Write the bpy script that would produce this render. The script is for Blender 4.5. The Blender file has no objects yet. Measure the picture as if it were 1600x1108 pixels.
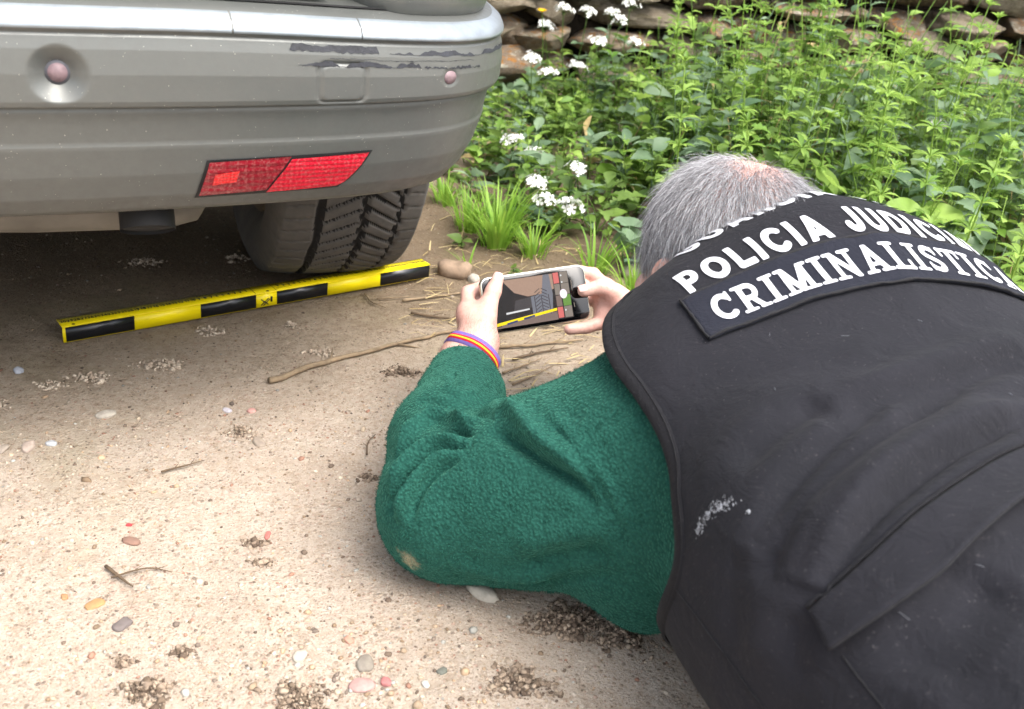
import bpy, math, random
import numpy as np
from mathutils import Vector, Matrix, Euler
from mathutils.bvhtree import BVHTree

random.seed(11)
rng = np.random.default_rng(11)
sc = bpy.context.scene
col = sc.collection
R_ = math.radians

# ------------------------------------------------------------------ camera, sky, sun, exposure
CAM_H, PITCH, ROLL = 0.684, R_(26.0), R_(6.5)
fw = Vector((0, math.cos(PITCH), -math.sin(PITCH)))
rt0 = Vector((1, 0, 0)); up0 = rt0.cross(fw)
rt = rt0 * math.cos(ROLL) + up0 * math.sin(ROLL)
up = -rt0 * math.sin(ROLL) + up0 * math.cos(ROLL)
cd = bpy.data.cameras.new('camera'); cam = bpy.data.objects.new('camera', cd); col.objects.link(cam)
cm = Matrix((rt, up, -fw)).transposed().to_4x4(); cm.translation = (0, 0, CAM_H)
cam.matrix_world = cm
cd.sensor_width = 36.0; cd.lens = 36.0; cd.clip_start = 0.02; cd.clip_end = 500
cd.dof.use_dof = True; cd.dof.focus_distance = 1.25; cd.dof.aperture_fstop = 9.0
sc.camera = cam

SUN_EL, SUN_AZ = R_(60), R_(125)           # azimuth measured clockwise from +Y
w = bpy.data.worlds.new('World'); sc.world = w; w.use_nodes = True
nt = w.node_tree; nt.nodes.clear()
sky = nt.nodes.new('ShaderNodeTexSky'); sky.sky_type = 'NISHITA'; sky.sun_disc = False
sky.sun_elevation = SUN_EL; sky.sun_rotation = SUN_AZ
sky.air_density = 1.0; sky.dust_density = 6.0; sky.ozone_density = 1.0
hs = nt.nodes.new('ShaderNodeHueSaturation'); hs.inputs['Saturation'].default_value = 0.5
bg = nt.nodes.new('ShaderNodeBackground'); bg.inputs['Strength'].default_value = 0.15
wo = nt.nodes.new('ShaderNodeOutputWorld')
nt.links.new(sky.outputs[0], hs.inputs['Color']); nt.links.new(hs.outputs[0], bg.inputs[0]); nt.links.new(bg.outputs[0], wo.inputs[0])
sd = bpy.data.lights.new('sun', 'SUN'); sd.energy = 0.8; sd.angle = R_(60); sd.color = (1, 0.98, 0.95)
sun = bpy.data.objects.new('sun', sd); col.objects.link(sun)
sdir = Vector((math.sin(SUN_AZ) * math.cos(SUN_EL), math.cos(SUN_AZ) * math.cos(SUN_EL), math.sin(SUN_EL)))
sun.rotation_euler = sdir.to_track_quat('Z', 'Y').to_euler(); sun.location = (0, 0, 6)
vs = sc.view_settings
vs.view_transform = 'Standard'; vs.look = 'None'; vs.exposure = 1.65; vs.gamma = 1.0; vs.use_curve_mapping = False
sc.render.engine = 'CYCLES'
sc.cycles.use_denoising = True
sc.cycles.max_bounces = 6
sc.cycles.use_adaptive_sampling = True; sc.cycles.adaptive_threshold = 0.025

# ------------------------------------------------------------------ materials
def srgb(r, g, b):
    f = lambda c: (c / 255 / 12.92) if c / 255 <= 0.04045 else ((c / 255 + 0.055) / 1.055) ** 2.4
    return (f(r), f(g), f(b), 1.0)

class Mat:
    """small node-graph helper"""
    def __init__(s, name):
        s.m = bpy.data.materials.new(name); s.m.use_nodes = True
        s.t = s.m.node_tree; s.t.nodes.clear()
        s.out = s.n('ShaderNodeOutputMaterial'); s.b = s.n('ShaderNodeBsdfPrincipled')
        s.l(s.b, 0, s.out, 'Surface')
        s.tc = None
    def n(s, t, **kw):
        q = s.t.nodes.new(t)
        for k, v in kw.items():
            if k in q.inputs: q.inputs[k].default_value = v
            else: setattr(q, k, v)
        return q
    def l(s, a, ao, b, bi): s.t.links.new(a.outputs[ao], b.inputs[bi])
    def co(s, kind='Object'):
        if s.tc is None: s.tc = s.n('ShaderNodeTexCoord')
        return s.tc.outputs[kind]
    def noise(s, scale, detail=4, rough=0.6, vec=None, dist=0.0):
        q = s.n('ShaderNodeTexNoise'); q.inputs['Scale'].default_value = scale; q.inputs['Detail'].default_value = detail
        q.inputs['Roughness'].default_value = rough; q.inputs['Distortion'].default_value = dist
        s.t.links.new(vec if vec is not None else s.co(), q.inputs['Vector']); return q.outputs[0]
    def voro(s, scale, feature='F1', vec=None, out=0, rnd=1.0):
        q = s.n('ShaderNodeTexVoronoi'); q.feature = feature; q.inputs['Scale'].default_value = scale
        q.inputs['Randomness'].default_value = rnd
        s.t.links.new(vec if vec is not None else s.co(), q.inputs['Vector']); return q.outputs[out]
    def ramp(s, fac, stops, interp='LINEAR'):
        q = s.n('ShaderNodeValToRGB'); q.color_ramp.interpolation = interp
        e = q.color_ramp.elements
        while len(e) < len(stops): e.new(0.5)
        for i, (p, c) in enumerate(stops):
            e[i].position = p; e[i].color = c if hasattr(c, '__len__') else (c, c, c, 1)
        s.t.links.new(fac, q.inputs[0]); return q.outputs[0]
    def mix(s, fac, a, b, mode='MIX'):
        q = s.n('ShaderNodeMix'); q.data_type = 'RGBA'; q.blend_type = mode
        for k, v in ((0, fac), (6, a), (7, b)):
            if hasattr(v, 'is_linked') or hasattr(v, 'links'): s.t.links.new(v, q.inputs[k])
            else: q.inputs[k].default_value = v
        return q.outputs[2]
    def math(s, op, a, b=0.5, clamp=False):
        q = s.n('ShaderNodeMath'); q.operation = op; q.use_clamp = clamp
        for k, v in ((0, a), (1, b)):
            if hasattr(v, 'links'): s.t.links.new(v, q.inputs[k])
            else: q.inputs[k].default_value = v
        return q.outputs[0]
    def set(s, k, v):
        if hasattr(v, 'links'): s.t.links.new(v, s.b.inputs[k])
        else: s.b.inputs[k].default_value = v
        return s
    def bump(s, h, strength=0.4, dist=0.01, prev=None):
        q = s.n('ShaderNodeBump'); q.inputs['Strength'].default_value = strength; q.inputs['Distance'].default_value = dist
        s.t.links.new(h, q.inputs['Height'])
        if prev is not None: s.t.links.new(prev, q.inputs['Normal'])
        s.t.links.new(q.outputs[0], s.b.inputs['Normal']); return q.outputs[0]
    def attr(s, name='Col'):
        q = s.n('ShaderNodeAttribute'); q.attribute_name = name; return q.outputs['Color']
    def sep(s, vec, i):
        q = s.n('ShaderNodeSeparateXYZ'); s.t.links.new(vec, q.inputs[0]); return q.outputs[i]

MATS = {}
def mat(name, c, rough=0.7, metal=0.0, var=0.0, vscale=30, bump=0.0, bscale=80, bdist=0.002, spec=0.5, coat=0.0):
    m = Mat(name)
    if var:
        f = m.noise(vscale, 5)
        d = tuple(x * (1 - var) for x in c[:3]) + (1,); u = tuple(min(1, x * (1 + var)) for x in c[:3]) + (1,)
        m.set('Base Color', m.ramp(f, [(0.3, d), (0.7, u)]))
    else: m.set('Base Color', c)
    m.set('Roughness', rough); m.set('Metallic', metal); m.set('Specular IOR Level', spec); m.set('Coat Weight', coat)
    if bump: m.bump(m.noise(bscale, 4), bump, bdist)
    MATS[name] = m.m; return m.m

# dusty car paint
def paint_material():
    m = Mat('car_paint'); MATS['paint'] = m.m
    z = m.sep(m.co(), 2)
    low = m.math('MULTIPLY_ADD', z, -3.2, False); m.t.nodes[-1].inputs[2].default_value = 1.75
    n1 = m.noise(9, 6, 0.65); n2 = m.noise(70, 4, 0.7)
    dust = m.math('MULTIPLY', m.math('ADD', m.math('MULTIPLY', low, 0.9), m.math('MULTIPLY', n1, 0.6)), n2, True)
    dust = m.math('MULTIPLY', dust, 1.0, True)
    v = m.voro(240); spk = m.math('LESS_THAN', v, 0.11)
    keep = m.math('GREATER_THAN', m.noise(60, 2), 0.58)
    spk = m.math('MULTIPLY', spk, keep)
    v2 = m.voro(95); spk2 = m.math('MULTIPLY', m.math('LESS_THAN', v2, 0.055), m.math('GREATER_THAN', m.noise(25, 2), 0.52))
    spk = m.math('MAXIMUM', spk, spk2)
    base = m.mix(m.noise(3, 3), srgb(100, 103, 101), srgb(111, 114, 111))
    c = m.mix(m.math('MULTIPLY', dust, 1.0), base, srgb(82, 80, 75))  # dust tone doubles as painted shade on the down-turned lower faces
    c = m.mix(m.math('MULTIPLY', spk, 0.55), c, srgb(196, 192, 182))
    m.set('Base Color', c)
    m.set('Metallic', m.math('SUBTRACT', 0.5, m.math('MULTIPLY', dust, 0.5), True))
    m.set('Roughness', m.math('ADD', 0.27, m.math('MULTIPLY', dust, 0.5), True))
    m.bump(n2, 0.12, 0.001)
paint_material()
mat('lip_highlight', srgb(142, 150, 156), 0.3, 0.4, 0.12, 60, 0.05, 200)
mat('trim_black', srgb(32, 32, 33), 0.6, 0, 0.3, 50, 0.15, 150)
mat('scrape_black', srgb(40, 42, 48), 0.55, 0, 0.4, 90, 0.4, 300, 0.001)
mat('under_black', srgb(38, 34, 30), 0.9, 0, 0.3, 20)
mat('muffler_dust', srgb(112, 108, 100), 0.6, 0.25, 0.22, 18, 0.2, 60)
mat('pipe_black', srgb(14, 13, 13), 0.8)
mat('rim_dust', srgb(96, 84, 68), 0.85, 0.1, 0.3, 20, 0.2, 90)
mat('glass_dark', srgb(18, 22, 24), 0.06, 0, spec=0.8)
mat('sensor_lens', srgb(122, 102, 106), 0.55, 0, 0.2, 300)
mat('sensor_ring', srgb(84, 84, 90), 0.5)
mat('plastic_chrome', srgb(160, 160, 165), 0.25, 0.8)
mat('headlamp', srgb(200, 205, 210), 0.1, 0.2)

def lamp_material(name, c1, c2, grid):
    m = Mat(name); MATS[name] = m.m
    d = m.noise(60, 5, 0.7)
    dust = m.math('MULTIPLY', m.math('GREATER_THAN', m.voro(420), 0.62), 0.28)
    base = m.mix(d, c1, c2)
    m.set('Base Color', m.mix(m.math('MULTIPLY', dust, d), base, srgb(190, 160, 150)))
    m.set('Roughness', 0.32); m.set('Coat Weight', 0.5); m.set('Coat Roughness', 0.2)
    w1 = m.n('ShaderNodeTexWave'); w1.inputs['Scale'].default_value = grid; m.t.links.new(m.co(), w1.inputs['Vector'])
    w2 = m.n('ShaderNodeTexWave'); w2.bands_direction = 'Z'; w2.inputs['Scale'].default_value = grid; m.t.links.new(m.co(), w2.inputs['Vector'])
    m.bump(m.math('ADD', w1.outputs[1], w2.outputs[1]), 0.35, 0.002)
lamp_material('lamp_red_bright', srgb(178, 6, 34), srgb(204, 20, 50), 60)
lamp_material('lamp_red_dark', srgb(116, 6, 26), srgb(146, 14, 36), 42)
lamp_material('lamp_red_inset', srgb(206, 20, 30), srgb(224, 44, 46), 90)

def tyre_material():
    m = Mat('tyre_rubber'); MATS['tyre'] = m.m
    n = m.noise(14, 6, 0.7); n2 = m.noise(120, 3)
    c = m.mix(m.ramp(n, [(0.35, 0.0), (0.75, 1.0)]), srgb(58, 57, 56), srgb(88, 85, 80))
    m.set('Base Color', m.mix(m.math('MULTIPLY', n2, 0.35), c, srgb(108, 103, 95)))
    m.set('Roughness', 0.88); m.bump(n2, 0.2, 0.001)
tyre_material()
mat('tyre_groove', srgb(26, 25, 24), 0.95)

# ground
def ground_material():
    m = Mat('dirt'); MATS['dirt'] = m.m
    P = m.co()
    big = m.noise(1.1, 5, 0.6); mid = m.noise(7, 6, 0.68); fine = m.noise(75, 6, 0.75); grit = m.noise(340, 3, 0.7)
    c = m.mix(m.ramp(mid, [(0.3, 0.0), (0.72, 1.0)]), srgb(178, 162, 145), srgb(202, 189, 174))
    c = m.mix(m.ramp(fine, [(0.34, 0.55), (0.54, 0.0)]), c, srgb(160, 138, 114))
    c = m.mix(m.ramp(grit, [(0.30, 0.6), (0.43, 0.0)]), c, srgb(118, 100, 82))
    c = m.mix(m.ramp(grit, [(0.60, 0.0), (0.74, 0.7)]), c, srgb(210, 200, 187))
    # packed darker earth around the car, with the car's shade painted into the colour
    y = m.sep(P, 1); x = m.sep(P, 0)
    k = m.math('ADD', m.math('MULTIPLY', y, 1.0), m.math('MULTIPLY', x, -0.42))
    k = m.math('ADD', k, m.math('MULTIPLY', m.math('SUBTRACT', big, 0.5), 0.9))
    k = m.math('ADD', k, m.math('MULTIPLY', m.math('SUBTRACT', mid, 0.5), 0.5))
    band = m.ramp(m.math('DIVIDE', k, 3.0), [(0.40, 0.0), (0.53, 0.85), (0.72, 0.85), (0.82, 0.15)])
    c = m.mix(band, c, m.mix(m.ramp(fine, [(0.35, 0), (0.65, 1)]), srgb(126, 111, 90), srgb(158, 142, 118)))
    car_shade = m.ramp(m.math('DIVIDE', k, 3.0), [(0.50, 0.0), (0.60, 0.75), (0.78, 0.75), (0.9, 0.0)])  # second, deeper step of the painted shade under the car
    c = m.mix(car_shade, c, m.mix(mid, srgb(84, 70, 54), srgb(116, 100, 80)))
    moss = m.math('MULTIPLY', m.ramp(m.noise(2.6, 4), [(0.56, 0), (0.68, 0.45)]), fine)
    c = m.mix(moss, c, srgb(118, 122, 74))
    hts = None
    for scl, lim, nsc, lo in ((150, 0.36, 16, 0.50), (330, 0.38, 30, 0.44)):      # grit bedded in the dirt
        vd = m.voro(scl); vc = m.voro(scl, out=1); r = m.n('ShaderNodeSeparateColor'); m.t.links.new(vc, r.inputs[0])
        here = m.math('MULTIPLY', m.ramp(vd, [(lim - .06, 1.0), (lim, 0.0)]), m.math('GREATER_THAN', m.math('ADD', m.noise(nsc, 3), m.math('MULTIPLY', m.math('SUBTRACT', r.outputs[1], 0.5), 0.35)), lo))
        pc = m.ramp(r.outputs[0], [(0.0, srgb(120, 104, 90)), (0.22, srgb(190, 170, 146)), (0.42, srgb(150, 128, 106)), (0.6, srgb(212, 197, 178)), (0.76, srgb(182, 146, 130)), (0.9, srgb(222, 212, 198)), (1.0, srgb(96, 86, 78))], 'CONSTANT')
        dk = m.mix(m.math('MAXIMUM', band, car_shade), (1, 1, 1, 1), srgb(168, 156, 138))  # bedded grit darkened along with the painted shade
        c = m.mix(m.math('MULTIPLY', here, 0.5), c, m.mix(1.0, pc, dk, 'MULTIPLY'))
        h = m.math('MULTIPLY', here, m.math('SUBTRACT', 0.6, vd)); hts = h if hts is None else m.math('ADD', hts, m.math('MULTIPLY', h, 0.5))
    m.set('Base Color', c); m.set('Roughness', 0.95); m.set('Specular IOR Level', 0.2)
    b1 = m.bump(fine, 0.8, 0.012)
    b2 = m.bump(hts, 0.7, 0.006, b1)
    m.bump(grit, 0.6, 0.003, b2)
ground_material()

def col_material(name, rough=0.85, bscale=120, bump=0.35, var=0.35):
    m = Mat(name); MATS[name] = m.m
    n = m.noise(bscale, 4)
    a = m.attr()
    m.set('Base Color', m.mix(m.ramp(n, [(0.3, var), (0.6, 0.0)]), a, (0.1, 0.085, 0.07, 1))); m.set('Specular IOR Level', 0.2)
    m.set('Roughness', rough); m.bump(n, bump, 0.002)
col_material('pebble'); col_material('crumb', 0.98, 300, 0.5, 0.25)

def stone_material():
    m = Mat('wall_stone'); MATS['stone'] = m.m
    oi = m.n('ShaderNodeObjectInfo')
    P = m.co()
    n1 = m.noise(8, 6, 0.65); n2 = m.noise(40, 5, 0.7); n3 = m.noise(11, 4, 0.6, dist=0.6)
    c = m.mix(m.ramp(n1, [(0.3, 0), (0.7, 1)]), srgb(136, 124, 104), srgb(190, 178, 154))
    c = m.mix(m.math('MULTIPLY', oi.outputs['Random'], 0.5), c, srgb(150, 122, 104))
    c = m.mix(m.ramp(n2, [(0.34, 0.6), (0.5, 0)]), c, srgb(84, 74, 60))
    up_ = m.n('ShaderNodeNewGeometry'); nz = m.sep(up_.outputs['Normal'], 2)
    lich = m.math('MULTIPLY', m.ramp(n3, [(0.50, 0), (0.58, 1)]), m.ramp(nz, [(0.0, 0.25), (0.5, 1)]))
    lc = m.mix(m.ramp(m.noise(4, 2), [(0.45, 0), (0.6, 1)]), srgb(196, 132, 48), srgb(200, 196, 178))
    lo = m.math('GREATER_THAN', oi.outputs['Random'], 0.25)
    c = m.mix(m.math('MULTIPLY', m.math('MULTIPLY', lich, lo), 0.85), c, lc)
    moss = m.ramp(m.noise(6, 5), [(0.58, 0), (0.72, 0.6)])
    c = m.mix(moss, c, srgb(120, 112, 52))
    m.set('Base Color', c); m.set('Roughness', 0.92)
    b = m.bump(n1, 0.9, 0.04); m.bump(n2, 1.0, 0.02, b)
stone_material()
mat('wall_core', srgb(52, 42, 32), 0.98, 0, 0.3, 12, 0.8, 20, 0.02)

def leaf_material(name, ca, cb, trans=0.35, rough=0.5):
    m = Mat(name); MATS[name] = m.m
    a = m.attr(); oi = m.n('ShaderNodeObjectInfo')
    r = m.n('ShaderNodeSeparateColor'); m.t.links.new(a, r.inputs[0])
    c = m.mix(r.outputs[0], ca, cb)
    c = m.mix(m.math('MULTIPLY', m.noise(90, 3), 0.35), c, tuple(x * 0.6 for x in ca[:3]) + (1,))
    m.set('Base Color', c); m.set('Roughness', rough); m.set('Specular IOR Level', 0.35)
    tr = m.n('ShaderNodeBsdfTranslucent'); mx = m.n('ShaderNodeMixShader'); mx.inputs[0].default_value = trans
    br = m.mix(0.5, c, tuple(min(1, x * 1.8) for x in cb[:3]) + (1,))
    m.t.links.new(br, tr.inputs[0]); m.l(m.b, 0, mx, 1); m.l(tr, 0, mx, 2); m.l(mx, 0, m.out, 'Surface')
leaf_material('leaf_mid', srgb(56, 84, 36), srgb(122, 150, 72))
leaf_material('leaf_bright', srgb(88, 126, 44), srgb(156, 184, 90))
leaf_material('leaf_grey', srgb(82, 110, 80), srgb(138, 160, 128))
leaf_material('grass_leaf', srgb(88, 132, 38), srgb(150, 184, 74))
leaf_material('straw', srgb(160, 138, 92), srgb(206, 188, 142), 0.15, 0.8)
leaf_material('petal_white', srgb(226, 228, 222), srgb(250, 250, 246), 0.3)
leaf_material('petal_yellow', srgb(232, 176, 10), srgb(248, 204, 20), 0.3)
mat('twig_bark', srgb(126, 109, 86), 0.9, 0, 0.3, 60, 0.5, 120)
mat('twig_dark', srgb(92, 76, 58), 0.9, 0, 0.3, 60, 0.5, 120)

# person
def fleece_material():
    m = Mat('green_fleece'); MATS['fleece'] = m.m
    v = m.voro(360, 'SMOOTH_F1'); n = m.noise(520, 3, 0.7); big = m.noise(14, 4)
    c = m.mix(m.ramp(v, [(0.1, 1.0), (0.62, 0.0)]), srgb(23, 58, 51), srgb(38, 84, 73))
    c = m.mix(m.math('MULTIPLY', big, 0.4), c, srgb(48, 96, 84))
    P = m.co()
    # dried earth where the elbow rests
    q = m.n('ShaderNodeVectorMath'); q.operation = 'DISTANCE'; m.t.links.new(P, q.inputs[0]); q.inputs[1].default_value = (-0.402, 0.032, 0.052)
    dd = m.math('ADD', q.outputs['Value'], m.math('MULTIPLY', m.math('SUBTRACT', m.noise(90, 4), 0.5), 0.03))
    c = m.mix(m.ramp(dd, [(0.004, 0.7), (0.016, 0.0)]), c, srgb(176, 158, 128))
    m.set('Base Color', c); m.set('Roughness', 1.0); m.set('Specular IOR Level', 0.05)
    m.set('Sheen Weight', 0.35); m.set('Sheen Roughness', 0.4); m.set('Sheen Tint', srgb(120, 200, 170))
    b = m.bump(m.math('SUBTRACT', 1.0, v), 0.75, 0.003); m.bump(n, 0.4, 0.0015, b)
fleece_material()
mat('fleece_pile', srgb(39, 86, 74), 1.0, 0, 0.3, 200, spec=0.05)

def cloth_material(name, c, c2, twill=900, lint=True):
    m = Mat(name); MATS[name] = m.m
    big = m.noise(5, 5, 0.6)
    cc = m.mix(m.ramp(big, [(0.3, 0), (0.7, 1)]), c, c2)
    if lint:
        v = m.voro(150); spk = m.math('MULTIPLY', m.math('LESS_THAN', v, 0.055), m.math('GREATER_THAN', m.noise(40, 2), 0.5))
        cc = m.mix(m.math('MULTIPLY', spk, 0.28), cc, srgb(170, 166, 164))
        n = m.noise(300, 3, 0.8); cc = m.mix(m.ramp(n, [(0.62, 0), (0.8, 0.25)]), cc, srgb(140, 136, 136))
    m.set('Base Color', cc); m.set('Roughness', 0.92); m.set('Specular IOR Level', 0.15); m.set('Sheen Weight', 0.03); m.set('Sheen Roughness', 0.5)
    w1 = m.n('ShaderNodeTexWave'); w1.bands_direction = 'DIAGONAL'; w1.inputs['Scale'].default_value = twill * 0.16; w1.inputs['Distortion'].default_value = 0.4
    m.t.links.new(m.co(), w1.inputs['Vector'])
    b = m.bump(w1.outputs[1], 0.10, 0.0004); m.bump(m.noise(34, 5, 0.7, dist=0.8), 0.5, 0.006, m.bump(m.noise(220, 3), 0.25, 0.001, b))
cloth_material('vest_cloth', srgb(26, 27, 31), srgb(35, 35, 40))
cloth_material('patch_cloth', srgb(26, 28, 36), srgb(34, 36, 45), lint=False)
cloth_material('binding_cloth', srgb(24, 24, 27), srgb(32, 32, 35))
cloth_material('trouser_cloth', srgb(36, 42, 38), srgb(46, 52, 46))
mat('thread_black', srgb(22, 22, 25), 0.9, 0, 0.4, 300, 0.6, 500, 0.001)
def print_material():
    m = Mat('white_print'); MATS['print'] = m.m
    n = m.noise(180, 5, 0.75)
    m.set('Base Color', m.mix(m.ramp(n, [(0.56, 0), (0.78, 0.5)]), srgb(198, 201, 206), srgb(132, 134, 140)))
    m.set('Roughness', 0.75); m.bump(n, 0.2, 0.0005)
print_material()
mat('white_smear', srgb(150, 154, 160), 0.9, 0, 0.3, 200)
def skin_material():
    m = Mat('skin'); MATS['skin'] = m.m
    n = m.noise(28, 5, 0.6); f = m.noise(260, 3, 0.7)
    c = m.mix(m.ramp(n, [(0.3, 0), (0.7, 1)]), srgb(198, 148, 134), srgb(220, 182, 168))
    c = m.mix(m.ramp(f, [(0.32, 0.35), (0.5, 0)]), c, srgb(176, 116, 104))
    m.set('Base Color', c); m.set('Roughness', 0.52); m.set('Subsurface Weight', 0.0); m.set('Subsurface Radius', (0.012, 0.005, 0.003)); m.set('Subsurface Scale', 0.4)
    m.bump(f, 0.15, 0.001)
skin_material()
mat('nail', srgb(232, 184, 172), 0.35)
mat('eye_white', srgb(225, 222, 216), 0.2)
def hair_material():
    m = Mat('grey_hair'); MATS['hair'] = m.m
    h = m.n('ShaderNodeHairInfo')
    c = m.ramp(h.outputs['Random'], [(0.0, srgb(60, 57, 57)), (0.3, srgb(122, 121, 123)), (0.65, srgb(172, 173, 176)), (1.0, srgb(216, 217, 221))])
    m.set('Base Color', c); m.set('Roughness', 0.45); m.set('Specular IOR Level', 0.5)
hair_material()
mat('arm_hair', srgb(70, 52, 42), 0.6)
mat('boot_black', srgb(26, 26, 27), 0.55, 0, 0.2, 30)

# scale bar
mat('bar_yellow', srgb(246, 222, 12), 0.38, 0, 0.06, 40)
mat('bar_yellow_face', srgb(250, 226, 6), 0.35, 0, 0.06, 40)
mat('bar_black', srgb(22, 24, 28), 0.28, 0, 0.2, 40)
mat('bar_ink', srgb(30, 30, 24), 0.6)
# phone
mat('phone_frame', srgb(196, 190, 172), 0.25, 0.8)
mat('phone_black', srgb(8, 8, 9), 0.08, 0, spec=0.6)
mat('phone_back', srgb(120, 140, 140), 0.3, 0.2)
def screen(name, c, s=0.55):
    m = Mat(name); MATS[name] = m.m
    n = m.noise(500, 3)
    m.set('Base Color', (0.01, 0.01, 0.01, 1)); m.set('Roughness', 0.12)
    m.set('Emission Color', m.mix(m.math('MULTIPLY', n, 0.5), c, tuple(x * 0.5 for x in c[:3]) + (1,))); m.set('Emission Strength', s)
for nm, c in dict(scr_dark=srgb(34, 33, 34), scr_wall=srgb(150, 124, 108), scr_tread=srgb(104, 106, 114), scr_bumper=srgb(62, 60, 62), scr_groove=srgb(50, 50, 56),
                  scr_yellow=srgb(226, 200, 20), scr_blue=srgb(40, 58, 100), scr_ground=srgb(112, 96, 90), scr_white=srgb(226, 214, 222), scr_pink=srgb(190, 100, 96),
                  scr_green=srgb(92, 130, 60), scr_pebble=srgb(120, 112, 104), scr_sky=srgb(196, 196, 196)).items(): screen(nm, c)
mat('band_purple', srgb(112, 92, 160), 0.8, 0, 0.15, 300)
mat('band_red', srgb(206, 24, 44), 0.8, 0, 0.1, 300)
mat('band_yellow', srgb(240, 196, 30), 0.8)
mat('band_cord', srgb(226, 218, 196), 0.8)

# ------------------------------------------------------------------ geometry helpers
def link(name, V, Fc, m, parent=None, smooth=True, attr=None, loc=None):
    me = bpy.data.meshes.new(name)
    V = np.asarray(V, dtype=np.float32)
    if isinstance(Fc, np.ndarray): blocks = [Fc]
    else:
        by = {}
        for f in Fc:
            if isinstance(f, np.ndarray) and f.ndim == 2: by.setdefault(f.shape[1], []).append(f)
            else: by.setdefault(len(f), []).append([f])
        blocks = [np.concatenate([np.asarray(b_) for b_ in v]) for v in by.values()]
    idx = np.concatenate([b_.ravel() for b_ in blocks]).astype(np.int32)
    tot = np.concatenate([np.full(len(b_), b_.shape[1]) for b_ in blocks]); start = np.r_[0, np.cumsum(tot)[:-1]].astype(np.int32)
    me.vertices.add(len(V)); me.vertices.foreach_set('co', V.ravel())
    me.loops.add(len(idx)); me.loops.foreach_set('vertex_index', idx)
    me.polygons.add(len(tot)); me.polygons.foreach_set('loop_start', start)
    me.update(calc_edges=True); me.validate()
    if smooth is True: me.polygons.foreach_set('use_smooth', [True] * len(me.polygons))
    me.materials.append(MATS[m] if isinstance(m, str) else m)
    if attr is not None:
        ca = me.color_attributes.new('Col', 'FLOAT_COLOR', 'POINT')
        A = np.asarray(attr, dtype=np.float32)
        if A.shape[1] == 3: A = np.c_[A, np.ones(len(A), np.float32)]
        ca.data.foreach_set('color', A.ravel())
    me.update()
    o = bpy.data.objects.new(name, me); col.objects.link(o)
    if parent is not None: o.parent = parent
    if loc is not None: o.location = loc
    return o

def place(name, me, parent=None, loc=(0, 0, 0), rot=(0, 0, 0), scale=(1, 1, 1)):
    o = bpy.data.objects.new(name, me); col.objects.link(o)
    if parent is not None: o.parent = parent
    o.location = loc; o.rotation_euler = rot; o.scale = scale
    return o

def empty(name, loc=(0, 0, 0), rz=0.0, parent=None):
    o = bpy.data.objects.new(name, None); col.objects.link(o)
    o.location = loc; o.rotation_euler = (0, 0, rz); o.empty_display_size = 0.1
    if parent is not None: o.parent = parent
    return o

def tag(o, label=None, cat=None, group=None, kind=None):
    if label: o['label'] = label
    if cat: o['category'] = cat
    if group: o['group'] = group
    if kind: o['kind'] = kind
    return o

class MB:
    cache = {}
    """collects verts / faces / colours for one mesh"""
    def __init__(s): s.v = []; s.f = []; s.c = []; s.n = 0
    def add(s, V, Fc, c=None):
        V = np.asarray(V, float); s.v.append(V)
        if id(Fc) in s.cache: s.f.extend([a + s.n for a in s.cache[id(Fc)][1]])
        else:
            by = {}
            for f in Fc: by.setdefault(len(f), []).append(f)
            arr = [np.array(v) for v in by.values()]; s.cache[id(Fc)] = (Fc, arr); s.f.extend([a + s.n for a in arr])
        if c is not None: s.c.append(np.tile(np.asarray(c, float), (len(V), 1)) if np.ndim(c) == 1 else np.asarray(c, float))
        s.n += len(V); return s
    def box(s, lo, hi, c=None):
        (x0, y0, z0), (x1, y1, z1) = lo, hi
        V = [(x0, y0, z0), (x1, y0, z0), (x1, y1, z0), (x0, y1, z0), (x0, y0, z1), (x1, y0, z1), (x1, y1, z1), (x0, y1, z1)]
        return s.add(V, [(0, 3, 2, 1), (4, 5, 6, 7), (0, 1, 5, 4), (1, 2, 6, 5), (2, 3, 7, 6), (3, 0, 4, 7)], c)
    def build(s, name, m, parent=None, smooth=True, loc=None):
        return link(name, np.vstack(s.v), s.f, m, parent, smooth, np.vstack(s.c) if s.c else None, loc)

def tube(path, rad, n=8, cap=True):
    P = np.asarray(path, float); k = len(P)
    rad = np.full(k, rad, float) if np.ndim(rad) == 0 else np.asarray(rad, float)
    T = np.gradient(P, axis=0); T /= np.linalg.norm(T, axis=1)[:, None] + 1e-12
    a = np.array([0, 0, 1.0]) if abs(T[0][2]) < 0.9 else np.array([1.0, 0, 0])
    V = []
    u = np.cross(T[0], a); u /= np.linalg.norm(u)
    th = np.linspace(0, 2 * np.pi, n, endpoint=False)
    for i in range(k):
        u = u - T[i] * (u @ T[i]); u /= np.linalg.norm(u) + 1e-12
        w_ = np.cross(T[i], u)
        V.append(P[i] + rad[i] * (np.cos(th)[:, None] * u + np.sin(th)[:, None] * w_))
    V = np.vstack(V); Fc = []
    for i in range(k - 1):
        for j in range(n):
            Fc.append((i * n + j, i * n + (j + 1) % n, (i + 1) * n + (j + 1) % n, (i + 1) * n + j))
    if cap:
        Fc.append(tuple(range(n))[::-1]); Fc.append(tuple((k - 1) * n + j for j in range(n)))
    return V, Fc

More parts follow.
